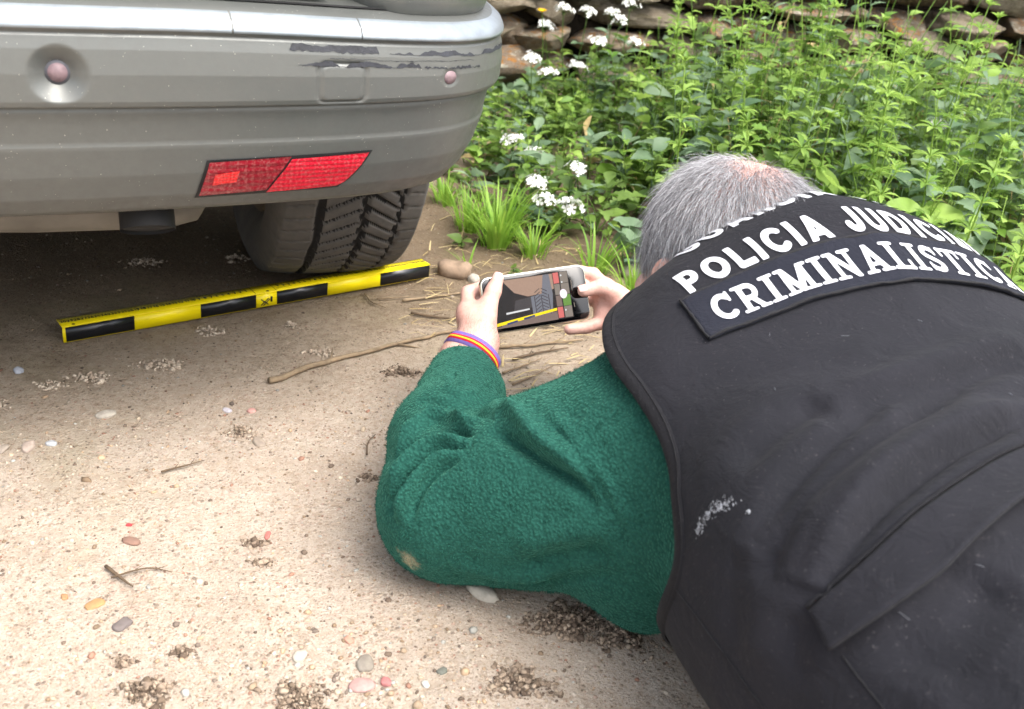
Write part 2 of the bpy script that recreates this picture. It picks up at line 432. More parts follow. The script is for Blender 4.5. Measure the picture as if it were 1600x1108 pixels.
def catmull(pts, n=12):
    pts = np.array(pts, float); P = np.vstack([2 * pts[0] - pts[1], pts, 2 * pts[-1] - pts[-2]]); out = []
    for i in range(1, len(P) - 2):
        t = np.linspace(0, 1, n, endpoint=False)[:, None]; a, b, c, d = P[i - 1], P[i], P[i + 1], P[i + 2]
        out.append(.5 * ((2 * b) + (-a + c) * t + (2 * a - 5 * b + 4 * c - d) * t ** 2 + (-a + 3 * b - 3 * c + d) * t ** 3))
    out.append(P[-2][None]); return np.vstack(out)

def grid_faces(nu, nv, wrap=False):
    i = np.arange(nu - 1)[:, None] * nv; j = np.arange(nv - (0 if wrap else 1))[None]
    j2 = (j + 1) % nv
    return np.stack([i + j, i + nv + j, i + nv + j2, i + j2], -1).reshape(-1, 4)

def _hash(ix, iy, iz, seed):
    h = (ix.astype(np.int64) * 374761393 + iy.astype(np.int64) * 668265263 + iz.astype(np.int64) * 2147483647 + seed * 144665) & 0xffffffff
    h = ((h ^ (h >> 13)) * 1274126177) & 0xffffffff
    return ((h ^ (h >> 16)) & 0xffff) / 65535.0

def vnoise(P, scale=1.0, seed=0, octaves=1):
    """value noise in -1..1, P (N,3)"""
    P = np.asarray(P, float) * scale; out = np.zeros(len(P)); amp = 1.0; tot = 0
    for o in range(octaves):
        I = np.floor(P).astype(np.int64); f = P - I; f = f * f * (3 - 2 * f); r = 0
        for dx in (0, 1):
            for dy in (0, 1):
                for dz in (0, 1):
                    wgt = (f[:, 0] if dx else 1 - f[:, 0]) * (f[:, 1] if dy else 1 - f[:, 1]) * (f[:, 2] if dz else 1 - f[:, 2])
                    r = r + wgt * _hash(I[:, 0] + dx, I[:, 1] + dy, I[:, 2] + dz, seed + o * 17)
        out += amp * (2 * r - 1); tot += amp; amp *= 0.5; P = P * 2.03
    return out / tot

def ico(sub=1):
    t = (1 + 5 ** .5) / 2
    V = [(-1, t, 0), (1, t, 0), (-1, -t, 0), (1, -t, 0), (0, -1, t), (0, 1, t), (0, -1, -t), (0, 1, -t), (t, 0, -1), (t, 0, 1), (-t, 0, -1), (-t, 0, 1)]
    Fc = [(0, 11, 5), (0, 5, 1), (0, 1, 7), (0, 7, 10), (0, 10, 11), (1, 5, 9), (5, 11, 4), (11, 10, 2), (10, 7, 6), (7, 1, 8), (3, 9, 4), (3, 4, 2), (3, 2, 6), (3, 6, 8), (3, 8, 9), (4, 9, 5), (2, 4, 11), (6, 2, 10), (8, 6, 7), (9, 8, 1)]
    V = [np.array(v) / np.linalg.norm(v) for v in V]
    for _ in range(sub):
        mid = {}; nf = []
        def gm(a, b):
            k = (min(a, b), max(a, b))
            if k not in mid:
                q = V[a] + V[b]; V.append(q / np.linalg.norm(q)); mid[k] = len(V) - 1
            return mid[k]
        for a, b, c in Fc:
            x, y, z = gm(a, b), gm(b, c), gm(c, a); nf += [(a, x, z), (b, y, x), (c, z, y), (x, y, z)]
        Fc = nf
    return np.array(V), Fc
ICO0, ICO1, ICO2, ICO3 = ico(0), ico(1), ico(2), ico(3)

def rotz(a): return np.array([[math.cos(a), -math.sin(a), 0], [math.sin(a), math.cos(a), 0], [0, 0, 1]])
def rotx(a): return np.array([[1, 0, 0], [0, math.cos(a), -math.sin(a)], [0, math.sin(a), math.cos(a)]])
def roty(a): return np.array([[math.cos(a), 0, math.sin(a)], [0, 1, 0], [-math.sin(a), 0, math.cos(a)]])

# ------------------------------------------------------------------ ground
def axis_pts(lo, hi, step, far):
    mid = np.arange(lo, hi + 1e-6, step); g = [hi]; d = step
    while g[-1] < far: d *= 1.35; g.append(g[-1] + d)
    h = [lo]; d = step
    while h[-1] > -far: d *= 1.35; h.append(h[-1] - d)
    return np.r_[h[:0:-1], mid, g[1:]]
def ground_z(x, y):
    P = np.c_[np.ravel(x), np.ravel(y), np.zeros(np.size(x))]
    z = 0.010 * vnoise(P, 2.2, 3, 3) + 0.0045 * vnoise(P, 18, 5, 3)
    near = np.exp(-((P[:, 0] + 0.40) ** 2 / 0.16 + (P[:, 1] - 1.47) ** 2 / 0.12))      # level patch under the scale bar
    z = z * (1 - 0.75 * near)
    bank = np.clip((P[:, 1] - 2.1 - 0.10 * P[:, 0]) / 1.0, 0, 1) * np.clip((P[:, 0] + 0.25) / 0.4, 0, 1)
    far = np.clip((np.hypot(P[:, 0], P[:, 1]) - 5) / 10, 0, 1)
    return (z + 0.03 * bank * bank) * (1 - far) - 0.004
gx = axis_pts(-1.3, 2.0, 0.011, 130); gy = axis_pts(0.35, 3.3, 0.011, 130)
GX, GY = np.meshgrid(gx, gy, indexing='ij')
GZ = ground_z(GX, GY)
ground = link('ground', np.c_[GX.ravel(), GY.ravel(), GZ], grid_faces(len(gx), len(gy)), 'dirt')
tag(ground, kind='structure')
def gz(x, y): return float(ground_z(np.array([x]), np.array([y]))[0])

# ------------------------------------------------------------------ dry stone wall behind the weeds
def rock_mesh(name, sx, sy, sz, seed, rough=0.16, sub=2, m='stone', box=5.5):
    V, Fc = ICO3
    q = (np.abs(V) ** box).sum(1) ** (1 / box); U = V / q[:, None]          # squarish block
    U = U * (1 + rough * vnoise(V * 1.0, 1.6, seed, 2)[:, None] + 0.05 * vnoise(V, 6, seed + 3, 1)[:, None])
    qq = np.random.default_rng(seed)
    for _ in range(16):                                     # broken faces
        nn = qq.normal(0, 1, 3); nn /= np.linalg.norm(nn); lim = qq.uniform(.70, .98); d = U @ nn; U = U - np.maximum(d - lim, 0)[:, None] * nn
    U = U * (1 + .035 * vnoise(V, 4.5, seed + 9, 3) + .02 * vnoise(V, 11, seed + 8, 2))[:, None] * 1.06
    U = U * np.array([sx, sy, sz]) / 2
    me = bpy.data.meshes.new(name); me.from_pydata(U.tolist(), [], Fc)
    me.polygons.foreach_set('use_smooth', [True] * len(me.polygons)); me.materials.append(MATS[m]); return me
def stone_wall(A, B, label, seed, h=0.95):
    A = np.array(A, float); B = np.array(B, float); L = np.linalg.norm(B - A); ang = math.atan2(B[1] - A[1], B[0] - A[0])
    root = empty('stone_wall', (A[0], A[1], 0), ang); tag(root, label, 'stone wall')
    q = np.random.default_rng(seed)
    core = MB().box((0.0, 0.14, -0.1), (L, 0.42, h - 0.03)); core.build('earth_core', 'wall_core', root, False)
    lib = [rock_mesh('stone', 1, 1, 1, 100 + seed * 31 + i, 0.2) for i in range(14)]
    z = -0.03
    while z < h:
        ht = q.uniform(0.06, 0.12); x = q.uniform(-0.25, 0)
        while x < L:
            wd = q.uniform(0.12, 0.38)
            hh = ht * q.uniform(0.82, 1.05)
            o = place('stone', lib[q.integers(len(lib))], root, (x + wd / 2, 0.12 + q.uniform(-0.045, 0.03), z + hh / 2 + q.uniform(-0.006, 0.006)),
                      (q.normal(0, 0.07), q.normal(0, 0.07), q.normal(0, 0.10)), (wd * 1.12, q.uniform(0.24, 0.32), hh * 1.12))
            x += wd + q.uniform(0.002, 0.018)
            if q.random() < 0.22:
                s_ = q.uniform(0.03, 0.055)
                place('stone', lib[q.integers(len(lib))], root, (x + s_ / 2, 0.07, z + hh / 2), (0, 0, q.uniform(0, 3)), (s_, 0.09, s_ * 0.9)); x += s_ + 0.006
        z += ht + 0.004
stone_wall((-0.28, 3.17), (4.4, 3.68), 'lichen-spotted dry stone wall behind the weeds', 1)
stone_wall((-1.75, 6.1), (-0.29, 3.19), 'dry stone wall running back alongside the parked car', 2)

# ------------------------------------------------------------------ parked car  (local x = lateral from the tyre centre, y = forward, z = up)
CAR = empty('parked_car', (-0.356, 1.685, 0.0), R_(25))
tag(CAR, 'dusty grey-beige car with scuffed rear bumper parked on the dirt', 'car')
XC = -0.74
PLAN = [(XC, .702), (-.6, .70), (-.48, .697), (-.35, .69), (-.22, .678), (-.1, .660), (-.02, .637), (.035, .603), (.075, .553), (.105, .48), (.122, .40), (.13, .30)]
half = catmull(PLAN, 16)
pl = np.vstack([np.c_[2 * XC - half[:0:-1, 0], half[:0:-1, 1]], half])
SS = np.r_[0, np.cumsum(np.linalg.norm(np.diff(pl, axis=0), axis=1))]; SS -= SS[len(half) - 1]      # s = 0 on the centre line
PROF = [(.312, .16), (.314, .10), (.318, .070), (.326, .052), (.345, .036), (.37, .024), (.395, .0168), (.4005, .0152), (.404, .0158), (.425, .012), (.436, .0095), (.4385, .012), (.4405, .001), (.446, -.001),
        (.47, -.002), (.492, .000), (.5035, .0025), (.5060, .0055), (.5080, .0005), (.512, .0005), (.519, .004), (.526, .013), (.531, .026), (.534, .05), (.536, .11)]
PZ, PD = np.array(PROF).T
def bpt(s, z, off=0.0, inset=None):
    s = np.asarray(s, float); z = np.asarray(z, float); e = .006
    X = lambda q: np.interp(q, SS, pl[:, 0]); D = lambda q: np.interp(q, SS, pl[:, 1])
    tx, td = X(s + e) - X(s - e), D(s + e) - D(s - e); L = np.hypot(tx, td) + 1e-12
    q = (np.interp(z, PZ, PD) if inset is None else inset) - off
    x = X(s) + td / L * q; d = D(s) - tx / L * q
    k = np.clip((np.abs(s) - .42) / .48, 0, 1); z = z - .013 * k * k * (3 - 2 * k) * np.clip((z - .44) / .06, 0, 1)      # the upper edge drops to the corner
    # outward normal is (-td, tx)/L : move inward by q
    return np.stack([x, -d, z + 0 * x], -1)

def sx_of(x): return float(np.interp(x, half[:, 0], SS[len(half) - 1:]))   # s at lateral position x (right half)

SENSORS = [(-.395, .470), (-.012, .467), (2 * XC + .395, .470), (2 * XC + .012, .467)]
TOW = (-.160, -.112, .443, .4835)
def bumper_disp(s, z):
    d = np.zeros_like(s)
    for i, (x, zz) in enumerate(SENSORS):
        s0 = sx_of(x) if x > XC else -sx_of(2 * XC - x)
        r = np.hypot(s - s0, z - zz)
        rad, dep = ((.0255, .012) if i % 2 == 0 else (.0125, .0025))
        t = np.clip((r - rad * .42) / (rad * .58), 0, 1); t = t ** .8; d += dep * (1 - t) * (r < rad)
    a, b = sx_of(TOW[0]), sx_of(TOW[1]); cx, cz = (a + b) / 2, (TOW[2] + TOW[3]) / 2
    qx, qz = np.abs(s - cx) - (b - a) / 2 + .008, np.abs(z - cz) - (TOW[3] - TOW[2]) / 2 + .008
    sd_ = np.hypot(np.maximum(qx, 0), np.maximum(qz, 0)) + np.minimum(np.maximum(qx, qz), 0) - .008
    d += .0028 * np.exp(-(sd_ / .0019) ** 2)
    # recess frame round the reflector lamp
    return d
s_ax = np.r_[np.linspace(-1.26, .16, 120), np.linspace(.163, .96, 330), np.linspace(.965, SS[-1], 40)]
s_ax = s_ax[(s_ax >= SS[0]) & (s_ax <= SS[-1])]
z_ax = np.unique(np.r_[PZ, np.linspace(.33, .436, 22), np.linspace(.442, .502, 40), np.linspace(.508, .531, 10)])
Sg, Zg = np.meshgrid(s_ax, z_ax, indexing='ij')
bumper = link('rear_bumper', bpt(Sg.ravel(), Zg.ravel(), -bumper_disp(Sg.ravel(), Zg.ravel())), grid_faces(len(s_ax), len(z_ax)), 'paint', CAR)
bumper['label'] = 'scuffed dusty rear bumper'

def strip(name, m, s0, s1, zlo, zhi, off=.0015, ns=60, nz=6, parent=bumper, back=True):
    """patch that follows the bumper; zlo / zhi are functions of 0..1 along the strip"""
    u = np.linspace(0, 1, ns); v = np.linspace(0, 1, nz)
    V = []
    for a in u:
        zl, zh = zlo(a), zhi(a); zz = zl + (zh - zl) * v
        V.append(bpt(np.full(nz, s0 + (s1 - s0) * a), zz, off))
    n0 = len(V) * nz
    Fc = grid_faces(ns, nz).tolist()
    if back:      # give it a rim that dives into the bumper
        W = []
        for a in u:
            zl, zh = zlo(a), zhi(a); zz = np.array([zl - .0008, zh + .0008]); W.append(bpt(np.full(2, s0 + (s1 - s0) * a), zz, -.003))
        V = np.vstack(V + W)
        for i in range(ns - 1):
            Fc.append((i * nz, n0 + 2 * i, n0 + 2 * i + 2, (i + 1) * nz)); Fc.append((i * nz + nz - 1, (i + 1) * nz + nz - 1, n0 + 2 * i + 3, n0 + 2 * i + 1))
    else: V = np.vstack(V)
    return link(name, V, Fc, m, parent)

# upper lip in three jointed pieces, its sky highlight put into the paler colour
e = .0016
for a, b in ((-1.2, sx_of(-.245)), (sx_of(-.243), sx_of(-.118)), (sx_of(-.1165), 1.10)):
    strip('bumper_lip', 'lip_highlight', a, b, lambda u: .5092, lambda u: .5265, .0012, 80, 8)
# reflector lamp: gasket and three red fields
def lamp(side):
    f = (lambda x: sx_of(x)) if side > 0 else (lambda x: -sx_of(x))
    lx = lambda v: -.272 + .008 * v                     # left edge leans
    rx = lambda v: -.126 + .030 * max(v, 0.0) ** .6
    root = empty('reflector_lamp', parent=bumper) if False else None
    zb, zt = .3425, .3815
    def patch(nm, m, l, r, v0, v1, off, par):
        nv, nu = 12, 40; V = []
        for v in np.linspace(v0, v1, nv):
            for u in np.linspace(0, 1, nu):
                x = l(v) + (r(v) - l(v)) * u
                V.append(bpt(f(x), zb + (zt - zb) * v + .003 * u, off))
        o = link(nm, np.array(V), grid_faces(nv, nu), m, par); return o
    g = patch('reflector_lamp', 'trim_black', lambda v: lx(v) - .003, lambda v: rx(v) + .004, -.09, 1.05, .0010, bumper)
    cutx = lambda v: -.203 + .022 * v
    patch('lens', 'lamp_red_dark', lx, lambda v: cutx(v) - .0006, 0, 1, .0030, g)
    patch('lens', 'lamp_red_bright', cutx, rx, 0, 1, .0034, g)
    patch('lens', 'lamp_red_inset', lambda v: -.262 + .006 * v, lambda v: -.238 + .006 * v, .32, .66, .0038, g)  # small inset of brighter red
    g['label'] = 'red reflector lamp low in the bumper'
lamp(1); lamp(-1)
# parking sensors
for i, (x, zz) in enumerate(SENSORS):
    s0 = sx_of(x) if x > XC else -sx_of(2 * XC - x)
    dep = .012 if i % 2 == 0 else .0025
    for nm, m, r0, o_ in (('parking_sensor', 'sensor_ring', .0105, .0012), ('lens', 'sensor_lens', .0082, .0022)):
        th = np.linspace(0, 2 * np.pi, 24, endpoint=False)
        V = [bpt(s0, zz, o_ - dep)] + [bpt(s0 + r0 * math.cos(t), zz + r0 * math.sin(t), o_ - dep) for t in th] + [bpt(s0 + r0 * 1.04 * math.cos(t), zz + r0 * 1.04 * math.sin(t), -dep - .004) for t in th]
        n = len(th); Fc = [(0, 1 + j, 1 + (j + 1) % n) for j in range(n)] + [(1 + j, 1 + n + j, 1 + n + (j + 1) % n, 1 + (j + 1) % n) for j in range(n)]
        par = bumper if nm == 'parking_sensor' else last
        last = link(nm, np.array(V), Fc, m, par)
# black scrape marks (torn rubber) along the corner
def ragged(seed, base, amp, gaps=()):
    def fn(u):
        p = np.array([[u * 22, 0, 0]]); q = base + amp * (vnoise(p, 1, seed, 3)[0])
        return q
    return fn
def scrape(x0, x1, z0, z1, slope, seed, thin):
    s0, s1 = sx_of(x0), sx_of(x1)
    zm = lambda u: (z0 + z1) / 2 + slope * u
    lo0, hi0 = ragged(seed, z0, .0016), ragged(seed + 5, z1, .0012)
    lo = lambda u: min(lo0(u) + slope * u, zm(u) - .0004)
    def hi(u):
        k = thin(u); return max(lo(u) + .0005, lo(u) + (hi0(u) + slope * u - lo(u)) * k)
    strip('scrape_mark', 'scrape_black', s0, s1, lo, hi, .0007, 160, 3, back=False)
def wear(seed, lo, gain, fr):
    return lambda u: float(np.clip(lo + gain * vnoise(np.array([[u * fr, 0, 0]]), 1, seed, 3)[0], .06, 1)) * min(1.0, u * 30 + .2) * min(1.0, (1 - u) * 30 + .1)
scrape(-.190, -.098, .4955, .5025, -.0005, 31, wear(3, 1.0, .5, 7))
scrape(-.086, .085, .4950, .5010, -.004, 37, wear(5, .55, 1.1, 14))
scrape(-.182, -.050, .4815, .4870, -.001, 41, wear(7, .55, 1.0, 12))
scrape(-.046, .030, .4795, .4840, -.003, 47, wear(9, .35, .9, 16))
scrape(-.15, .02, .4890, .4905, -.002, 53, wear(11, .15, .8, 22))

# body above and behind the bumper
def shell(zs, rear, front, hw, yfront=3.45):
    """rings of the body: same rounded plan, scaled per height"""
    base = np.c_[pl[:, 0] - XC, -pl[:, 1]]                 # rear half outline, x symmetric, y rearwards negative
    rings = []
    for z, r, f_, h_ in zip(zs, rear, front, hw):
        k = h_ / .87
        rr = np.c_[base[:, 0] * k, base[:, 1] + r]
        ff = np.c_[base[::-1, 0] * k, yfront - .45 - (base[::-1, 1] + .45) * 1.1 - f_]
        ring = np.vstack([rr, ff]); rings.append(np.c_[ring[:, 0] + XC, ring[:, 1], np.full(len(ring), z)])
    return np.array(rings)
zs = [.315, .33, .50, .54, .62, .75, .88, .95]
Rg = shell(zs, [.12, .085, .085, .085, .075, .07, .075, .085], [.10, .03, 0, 0, 0, .02, .10, .35], [.835, .845, .855, .858, .862, .865, .86, .85])
nR, nP = Rg.shape[:2]
# finer along the sides so that the arches cut cleanly
def densify(Rg):
    z0 = np.array([r[0, 2] for r in Rg]); zf = np.linspace(z0[0], z0[-1], 40); out = []
    per = []
    ring0 = Rg[0]; seg = np.linalg.norm(np.roll(ring0, -1, 0) - ring0, axis=1); 
    for z in zf:
        i = min(np.searchsorted(z0, z, 'right') - 1, len(z0) - 2); t = (z - z0[i]) / (z0[i + 1] - z0[i]); r = Rg[i] * (1 - t) + Rg[i + 1] * t
        pts = []
        for k in range(len(r)):
            n_ = max(1, int(seg[k] / .03)); nx_ = r[(k + 1) % len(r)]
            pts += [r[k] + (nx_ - r[k]) * (j / n_) for j in range(n_)]
        out.append(pts)
    return np.array(out)
RgD = densify(Rg); Fc = grid_faces(RgD.shape[0], RgD.shape[1], True)
Vb = RgD.reshape(-1, 3)
cen = Vb[Fc].mean(1)
arch = ((np.hypot(cen[:, 1] - 0.03, cen[:, 2] - .34) < .40) | (np.hypot(cen[:, 1] - 2.65, cen[:, 2] - .34) < .40)) & (np.abs(cen[:, 0] - XC) > .55)
body = link('body_shell', Vb, Fc[~arch], 'paint', CAR)
# quarter panels: the body corner above the bumper
def quarter(side):
    f = 1 if side > 0 else -1
    zz = np.array([.5275, .534, .545, .60, .68, .78, .90, .98]); ins = np.array([.030, .024, .020, .019, .020, .022, .028, .036])
    ss = np.linspace(sx_of(-.088), SS[-1] + .0, 50); V = []
    for k_, (z, q) in enumerate(zip(zz, ins)):
        lean = (z - .53) * .20
        s_ = np.maximum(ss, sx_of(-.088) + lean * .22)
        p = bpt(s_, z, 0, q + .022 * np.exp(-((s_ - s_[0]) / .02) ** 2))
        p = np.vstack([bpt(s_[0], z, 0, .085 )[None].reshape(1, 3) + [[-.004, 0, 0]], p, [[p[-1][0], .0 - .38, z]], [[p[-1][0], .45, z]]])
        V.append(p)
    V = np.array(V); nz_, ns_ = V.shape[:2]; V = V.reshape(-1, 3)
    if f < 0: V[:, 0] = 2 * XC - V[:, 0]
    link('quarter_panel', V, grid_faces(nz_, ns_), 'paint', CAR)
quarter(1); quarter(-1)
# tailgate: panel with a rolled lower edge above the ledge
zz = np.array([.5455, .544, .547, .56, .64, .78, .92, .98]); ins = np.array([.085, .056, .046, .042, .038, .040, .048, .056])
ss = np.linspace(-sx_of(-.128), sx_of(-.128), 80); V = []
for z, q in zip(zz, ins): V.append(np.vstack([bpt(ss[0], z, 0, .09)[None], bpt(ss, z, 0, q), bpt(ss[-1], z, 0, .09)[None]]))
V = np.array(V); tg = link('tailgate', V.reshape(-1, 3), grid_faces(V.shape[0], V.shape[1]), 'paint', CAR)
pb = MB()
V = [bpt(s, z, 0, .030 if True else 0) for z in (.66, .78) for s in np.linspace(-.27, .27, 12)]
link('number_plate', np.array(V), grid_faces(2, 12), mat('plate_white', srgb(210, 210, 205), 0.5), tg)
# ledge under the tailgate (black rubber seal) and dark jamb
V = []
for z, q in ((.5335, .035), (.5345, .12)): V.append(bpt(np.linspace(-1.0, 1.0, 60), z, 0, q))
link('loading_ledge', np.array(V).reshape(-1, 3), grid_faces(2, 60), 'trim_black', CAR)
# glasshouse and roof
zg = [.95, .98, 1.18, 1.38, 1.46, 1.50, 1.515]
Gg = shell(zg, [.085, .10, .20, .33, .42, .60, .95], [.95, 1.05, 1.40, 1.72, 1.85, 2.0, 2.3], [.84, .83, .78, .71, .66, .55, .25])
nG = Gg.shape[0]
link('glasshouse', Gg[:5].reshape(-1, 3), grid_faces(5, nP, True), 'glass_dark', CAR)
rf = np.vstack([Gg[4:].reshape(-1, 3), Gg[-1].mean(0)[None]])
Fr = grid_faces(3, nP, True).tolist() + [(2 * nP + j, 2 * nP + (j + 1) % nP, 3 * nP) for j in range(nP)]
link('roof', rf + [0, 0, .002], Fr, 'paint', CAR)
hd = np.vstack([Rg[-1] , Gg[0] + [0, 0, -.0]]); link('bonnet', hd, grid_faces(2, nP, True), 'paint', CAR)
for sgn in (-1, 1):
    for y0 in (0.35, 1.35):
        t_ = MB(); x = XC + sgn * .845
        t_.add(*tube([(XC + sgn * .842, y0, .96), (XC + sgn * .772, y0 + .05, 1.22), (XC + sgn * .690, y0 + .12, 1.42)], .028, 6)); t_.build('window_pillar', 'paint', CAR)
    lm = MB()
    V = [bpt(sgn * s, z, 0, .012) for z in np.linspace(.70, .93, 6) for s in np.linspace(sx_of(-.06), sx_of(.115), 14)]
    link('tail_lamp', np.array(V), grid_faces(6, 14), 'lamp_red_bright', CAR)
    V = [(XC + sgn * (.55 + .25 * u), 3.42 - .14 * u * u + .0, .62 + .12 * v) for v in (0, .5, 1) for u in np.linspace(0, 1, 8)]
    link('headlight', np.array(V) + [0, .035, 0], grid_faces(3, 8), 'headlamp', CAR)
# underside, wheel housings
MB().box((XC - .40, -.40, .33), (XC + .40, 3.2, .36)).box((XC - .80, .47, .29), (XC + .80, 2.2, .325)).build('underbody', 'under_black', CAR, False)
th = np.linspace(.02, math.pi - .02, 26)
for yc in (.03, 2.65):
    for sgn in (-1, 1):
        V = []
        for xx in (.56, .868):
            V += [(XC + sgn * xx, yc + .405 * math.cos(t), .34 + .405 * math.sin(t)) for t in th]
        link('wheel_housing', np.array(V), grid_faces(2, len(th)), 'under_black', CAR)
# silencer and tail pipe
u = np.linspace(0, 2 * np.pi, 28, endpoint=False); V = []
xs = np.r_[-.500, -.498, -.490, -.475, -.43, -.35, -.29, -.262, -.25, -.247]; kk = np.r_[.05, .55, .82, .97, 1, 1, .97, .85, .55, .05]
for x, k in zip(xs, kk):
    V += [(x, -.455 + .085 * k * math.cos(t), .296 + .050 * k * math.sin(t) * (1 + .12 * math.cos(2 * t))) for t in u]
ml = link('silencer', np.array(V), grid_faces(len(xs), len(u), True), 'muffler_dust', CAR)
sm = MB(); sm.add(*tube([(-.49, -.541, .298), (-.40, -.545, .294), (-.26, -.541, .298)], .004, 6)); sm.build('weld_seam', 'muffler_dust', ml)
pp = catmull([(-.322, -.53, .318), (-.322, -.565, .314), (-.322, -.584, .304), (-.322, -.594, .288)], 8)
Vp, Fp = tube(pp, .0280, 26, False); pipe = link('tail_pipe', Vp, Fp, 'pipe_black', CAR)
Vp, Fp = tube(pp[:-1], .0258, 26, True); link('pipe_bore', Vp, Fp, 'pipe_black', pipe)
br = MB().add(*tube([(-.235, -.50, .34), (-.218, -.505, .315), (-.21, -.51, .30)], [.016, .013, .006], 6)); br.build('hanger_bracket', 'muffler_dust', CAR)

# wheels
WR, WW = .34, .21
def tyre_mesh():
    prof = []       # (x across, radius)
    hwid = WW / 2
    prof = [(-.066, .222), (-.078, .232), (-.094, .252), (-.103, .275), (-.1045, .292), (-.1015, .308), (-.0985, .3165), (-.0955, .3225)]
    tread = [(x, WR - .0085 * (abs(x) / .09) ** 3) for x in np.linspace(-.0915, .0915, 62)]
    pr = np.array(prof + tread + [(-x, r) for x, r in prof[::-1]])
    na = 840; th = np.linspace(0, 2 * np.pi, na, endpoint=False)
    X = np.tile(pr[:, 0], (na, 1)); Rr = np.tile(pr[:, 1], (na, 1)); Th = np.tile(th[:, None], (1, len(pr)))
    arc = Th * WR
    on = np.abs(X) <= .0925
    g = np.zeros_like(X)
    wob = .0018 * np.sign(np.sin(arc * 2 * np.pi / .031))
    for cx, wd in ((-.046, .0044), (.012, .0042), (.060, .0032)):
        xx = cx + (wob if cx != -.046 else .0006 * np.sin(arc * 60))
        g = np.maximum(g, np.clip((wd - np.abs(X - xx)) / .0012, 0, 1))
    def chev(x0, x1, slope, per, wd, ph, lo=.08, hi=.92):
        t = (X - x0) / (x1 - x0); a = (arc + slope * t + ph) % per - per / 2
        return np.clip((wd - np.abs(a)) / .0012, 0, 1) * ((t > lo) & (t < hi))
    n_ = round(2 * np.pi * WR / .0275); per = 2 * np.pi * WR / n_
    g = np.maximum(g, chev(-.046, .012, .034, per, .0029, 0))
    g = np.maximum(g, chev(.012, .060, -.040, per, .0033, .01))
    g = np.maximum(g, .7 * chev(-.0925, -.046, .010, per, .0014, .006, .02, .9))
    g = np.maximum(g, .5 * chev(.060, .0925, -.006, per, .0013, .004, .1, .98))
    Rr = Rr - .0075 * g * on
    lug = (np.abs(np.abs(X) - .097) < .0035); Rr = Rr - .0012 * lug * (np.sin(arc * 2 * np.pi / per) > 0)
    ribs = (np.abs(np.abs(X) - .1035) < .002); Rr = Rr + .0
    V = np.stack([X, Rr * np.cos(Th), Rr * np.sin(Th)], -1)
    # slight bulge and flat on the ground
    zc = V[..., 2]; low = np.clip((-zc - .333) / .007, 0, 1)
    V[..., 2] = np.maximum(V[..., 2], -.3355)
    Fq = grid_faces(na, len(pr), False).tolist()
    k = len(pr)
    Fq += [((na - 1) * k + j, j, j + 1, (na - 1) * k + j + 1) for j in range(k - 1)]
    me = bpy.data.meshes.new('tyre'); me.from_pydata(V.reshape(-1, 3).tolist(), [], Fq)
    me.polygons.foreach_set('use_smooth', [True] * len(me.polygons))
    me.materials.append(MATS['tyre']); me.materials.append(MATS['tyre_groove'])
    gv = (g * on).reshape(-1); fm = np.array(Fq); gm = (gv[fm].mean(1) > .45).astype(np.int32)
    me.polygons.foreach_set('material_index', gm)
    return me
def lathe_mesh(name, prof, m, n=64):
    th = np.linspace(0, 2 * np.pi, n, endpoint=False); V = []
    for t in th: V += [(x, r * math.cos(t), r * math.sin(t)) for x, r in prof]
    k = len(prof); Fq = grid_faces(n, k).tolist() + [((n - 1) * k + j, j, j + 1, (n - 1) * k + j + 1) for j in range(k - 1)]
    me = bpy.data.meshes.new(name); me.from_pydata(V, [], Fq); me.polygons.foreach_set('use_smooth', [True] * len(me.polygons)); me.materials.append(MATS[m]); return me
tm = tyre_mesh()
rim_me = lathe_mesh('rim', [(-.075, .205), (-.088, .232), (-.084, .236), (-.074, .226), (-.068, .212), (-.02, .196), (.03, .188), (.05, .175), (.058, .12), (.062, .06), (.055, .001)], 'rim_dust')
hub_me = lathe_mesh('brake_drum', [(-.04, .001), (-.04, .06), (-.01, .065), (-.005, .135), (.01, .14), (.02, .001)], 'rim_dust', 40)
for x, y in ((0, .03), (2 * XC, .03), (0, 2.65), (2 * XC, 2.65)):
    wl = empty('wheel', (x, y, .3355), 0, CAR)
    fl = 0 if x == 0 else math.pi
    sh = -.012 if x == 0 else .012
    t_ = place('tyre', tm, wl, (sh, 0, 0), (0, 0, fl), (1.14, 1, 1)); t_['label'] = 'worn dusty tyre with chevron tread'
    place('rim', rim_me, wl, (sh, 0, 0), (0, 0, fl), (1.14, 1, 1)); place('brake_drum', hub_me, wl, (0, 0, 0), (0, 0, fl))
MB().add(*tube([(2 * XC, .03, .335), (-.05, .03, .335)], .035, 12)).build('rear_axle', 'under_black', CAR)

# ------------------------------------------------------------------ implicit-surface tools for the figure
def smin(a, b, k):
    h = np.clip(0.5 + 0.5 * (b - a) / k, 0, 1)
    return b + (a - b) * h - k * h * (1 - h)
def cap(P, a, b, ra, rb):
    a = np.asarray(a, np.float32); b = np.asarray(b, np.float32); ab = b - a
    t = np.clip(((P - a) @ ab) / (ab @ ab), 0, 1)
    return np.linalg.norm(P - a - t[:, None] * ab, axis=1) - (ra + (rb - ra) * t)
def ell(P, c, r):
    q = P - np.asarray(c, np.float32); r = np.asarray(r, np.float32)
    k0 = np.linalg.norm(q / r, axis=1); k1 = np.linalg.norm(q / (r * r), axis=1) + 1e-9
    return k0 * (k0 - 1) / k1
def chain(P, pts, rad, k=0.0):
    d = None
    for i in range(len(pts) - 1):
        e_ = cap(P, pts[i], pts[i + 1], rad[i], rad[i + 1])
        d = e_ if d is None else (smin(d, e_, k) if k else np.minimum(d, e_))
    return d

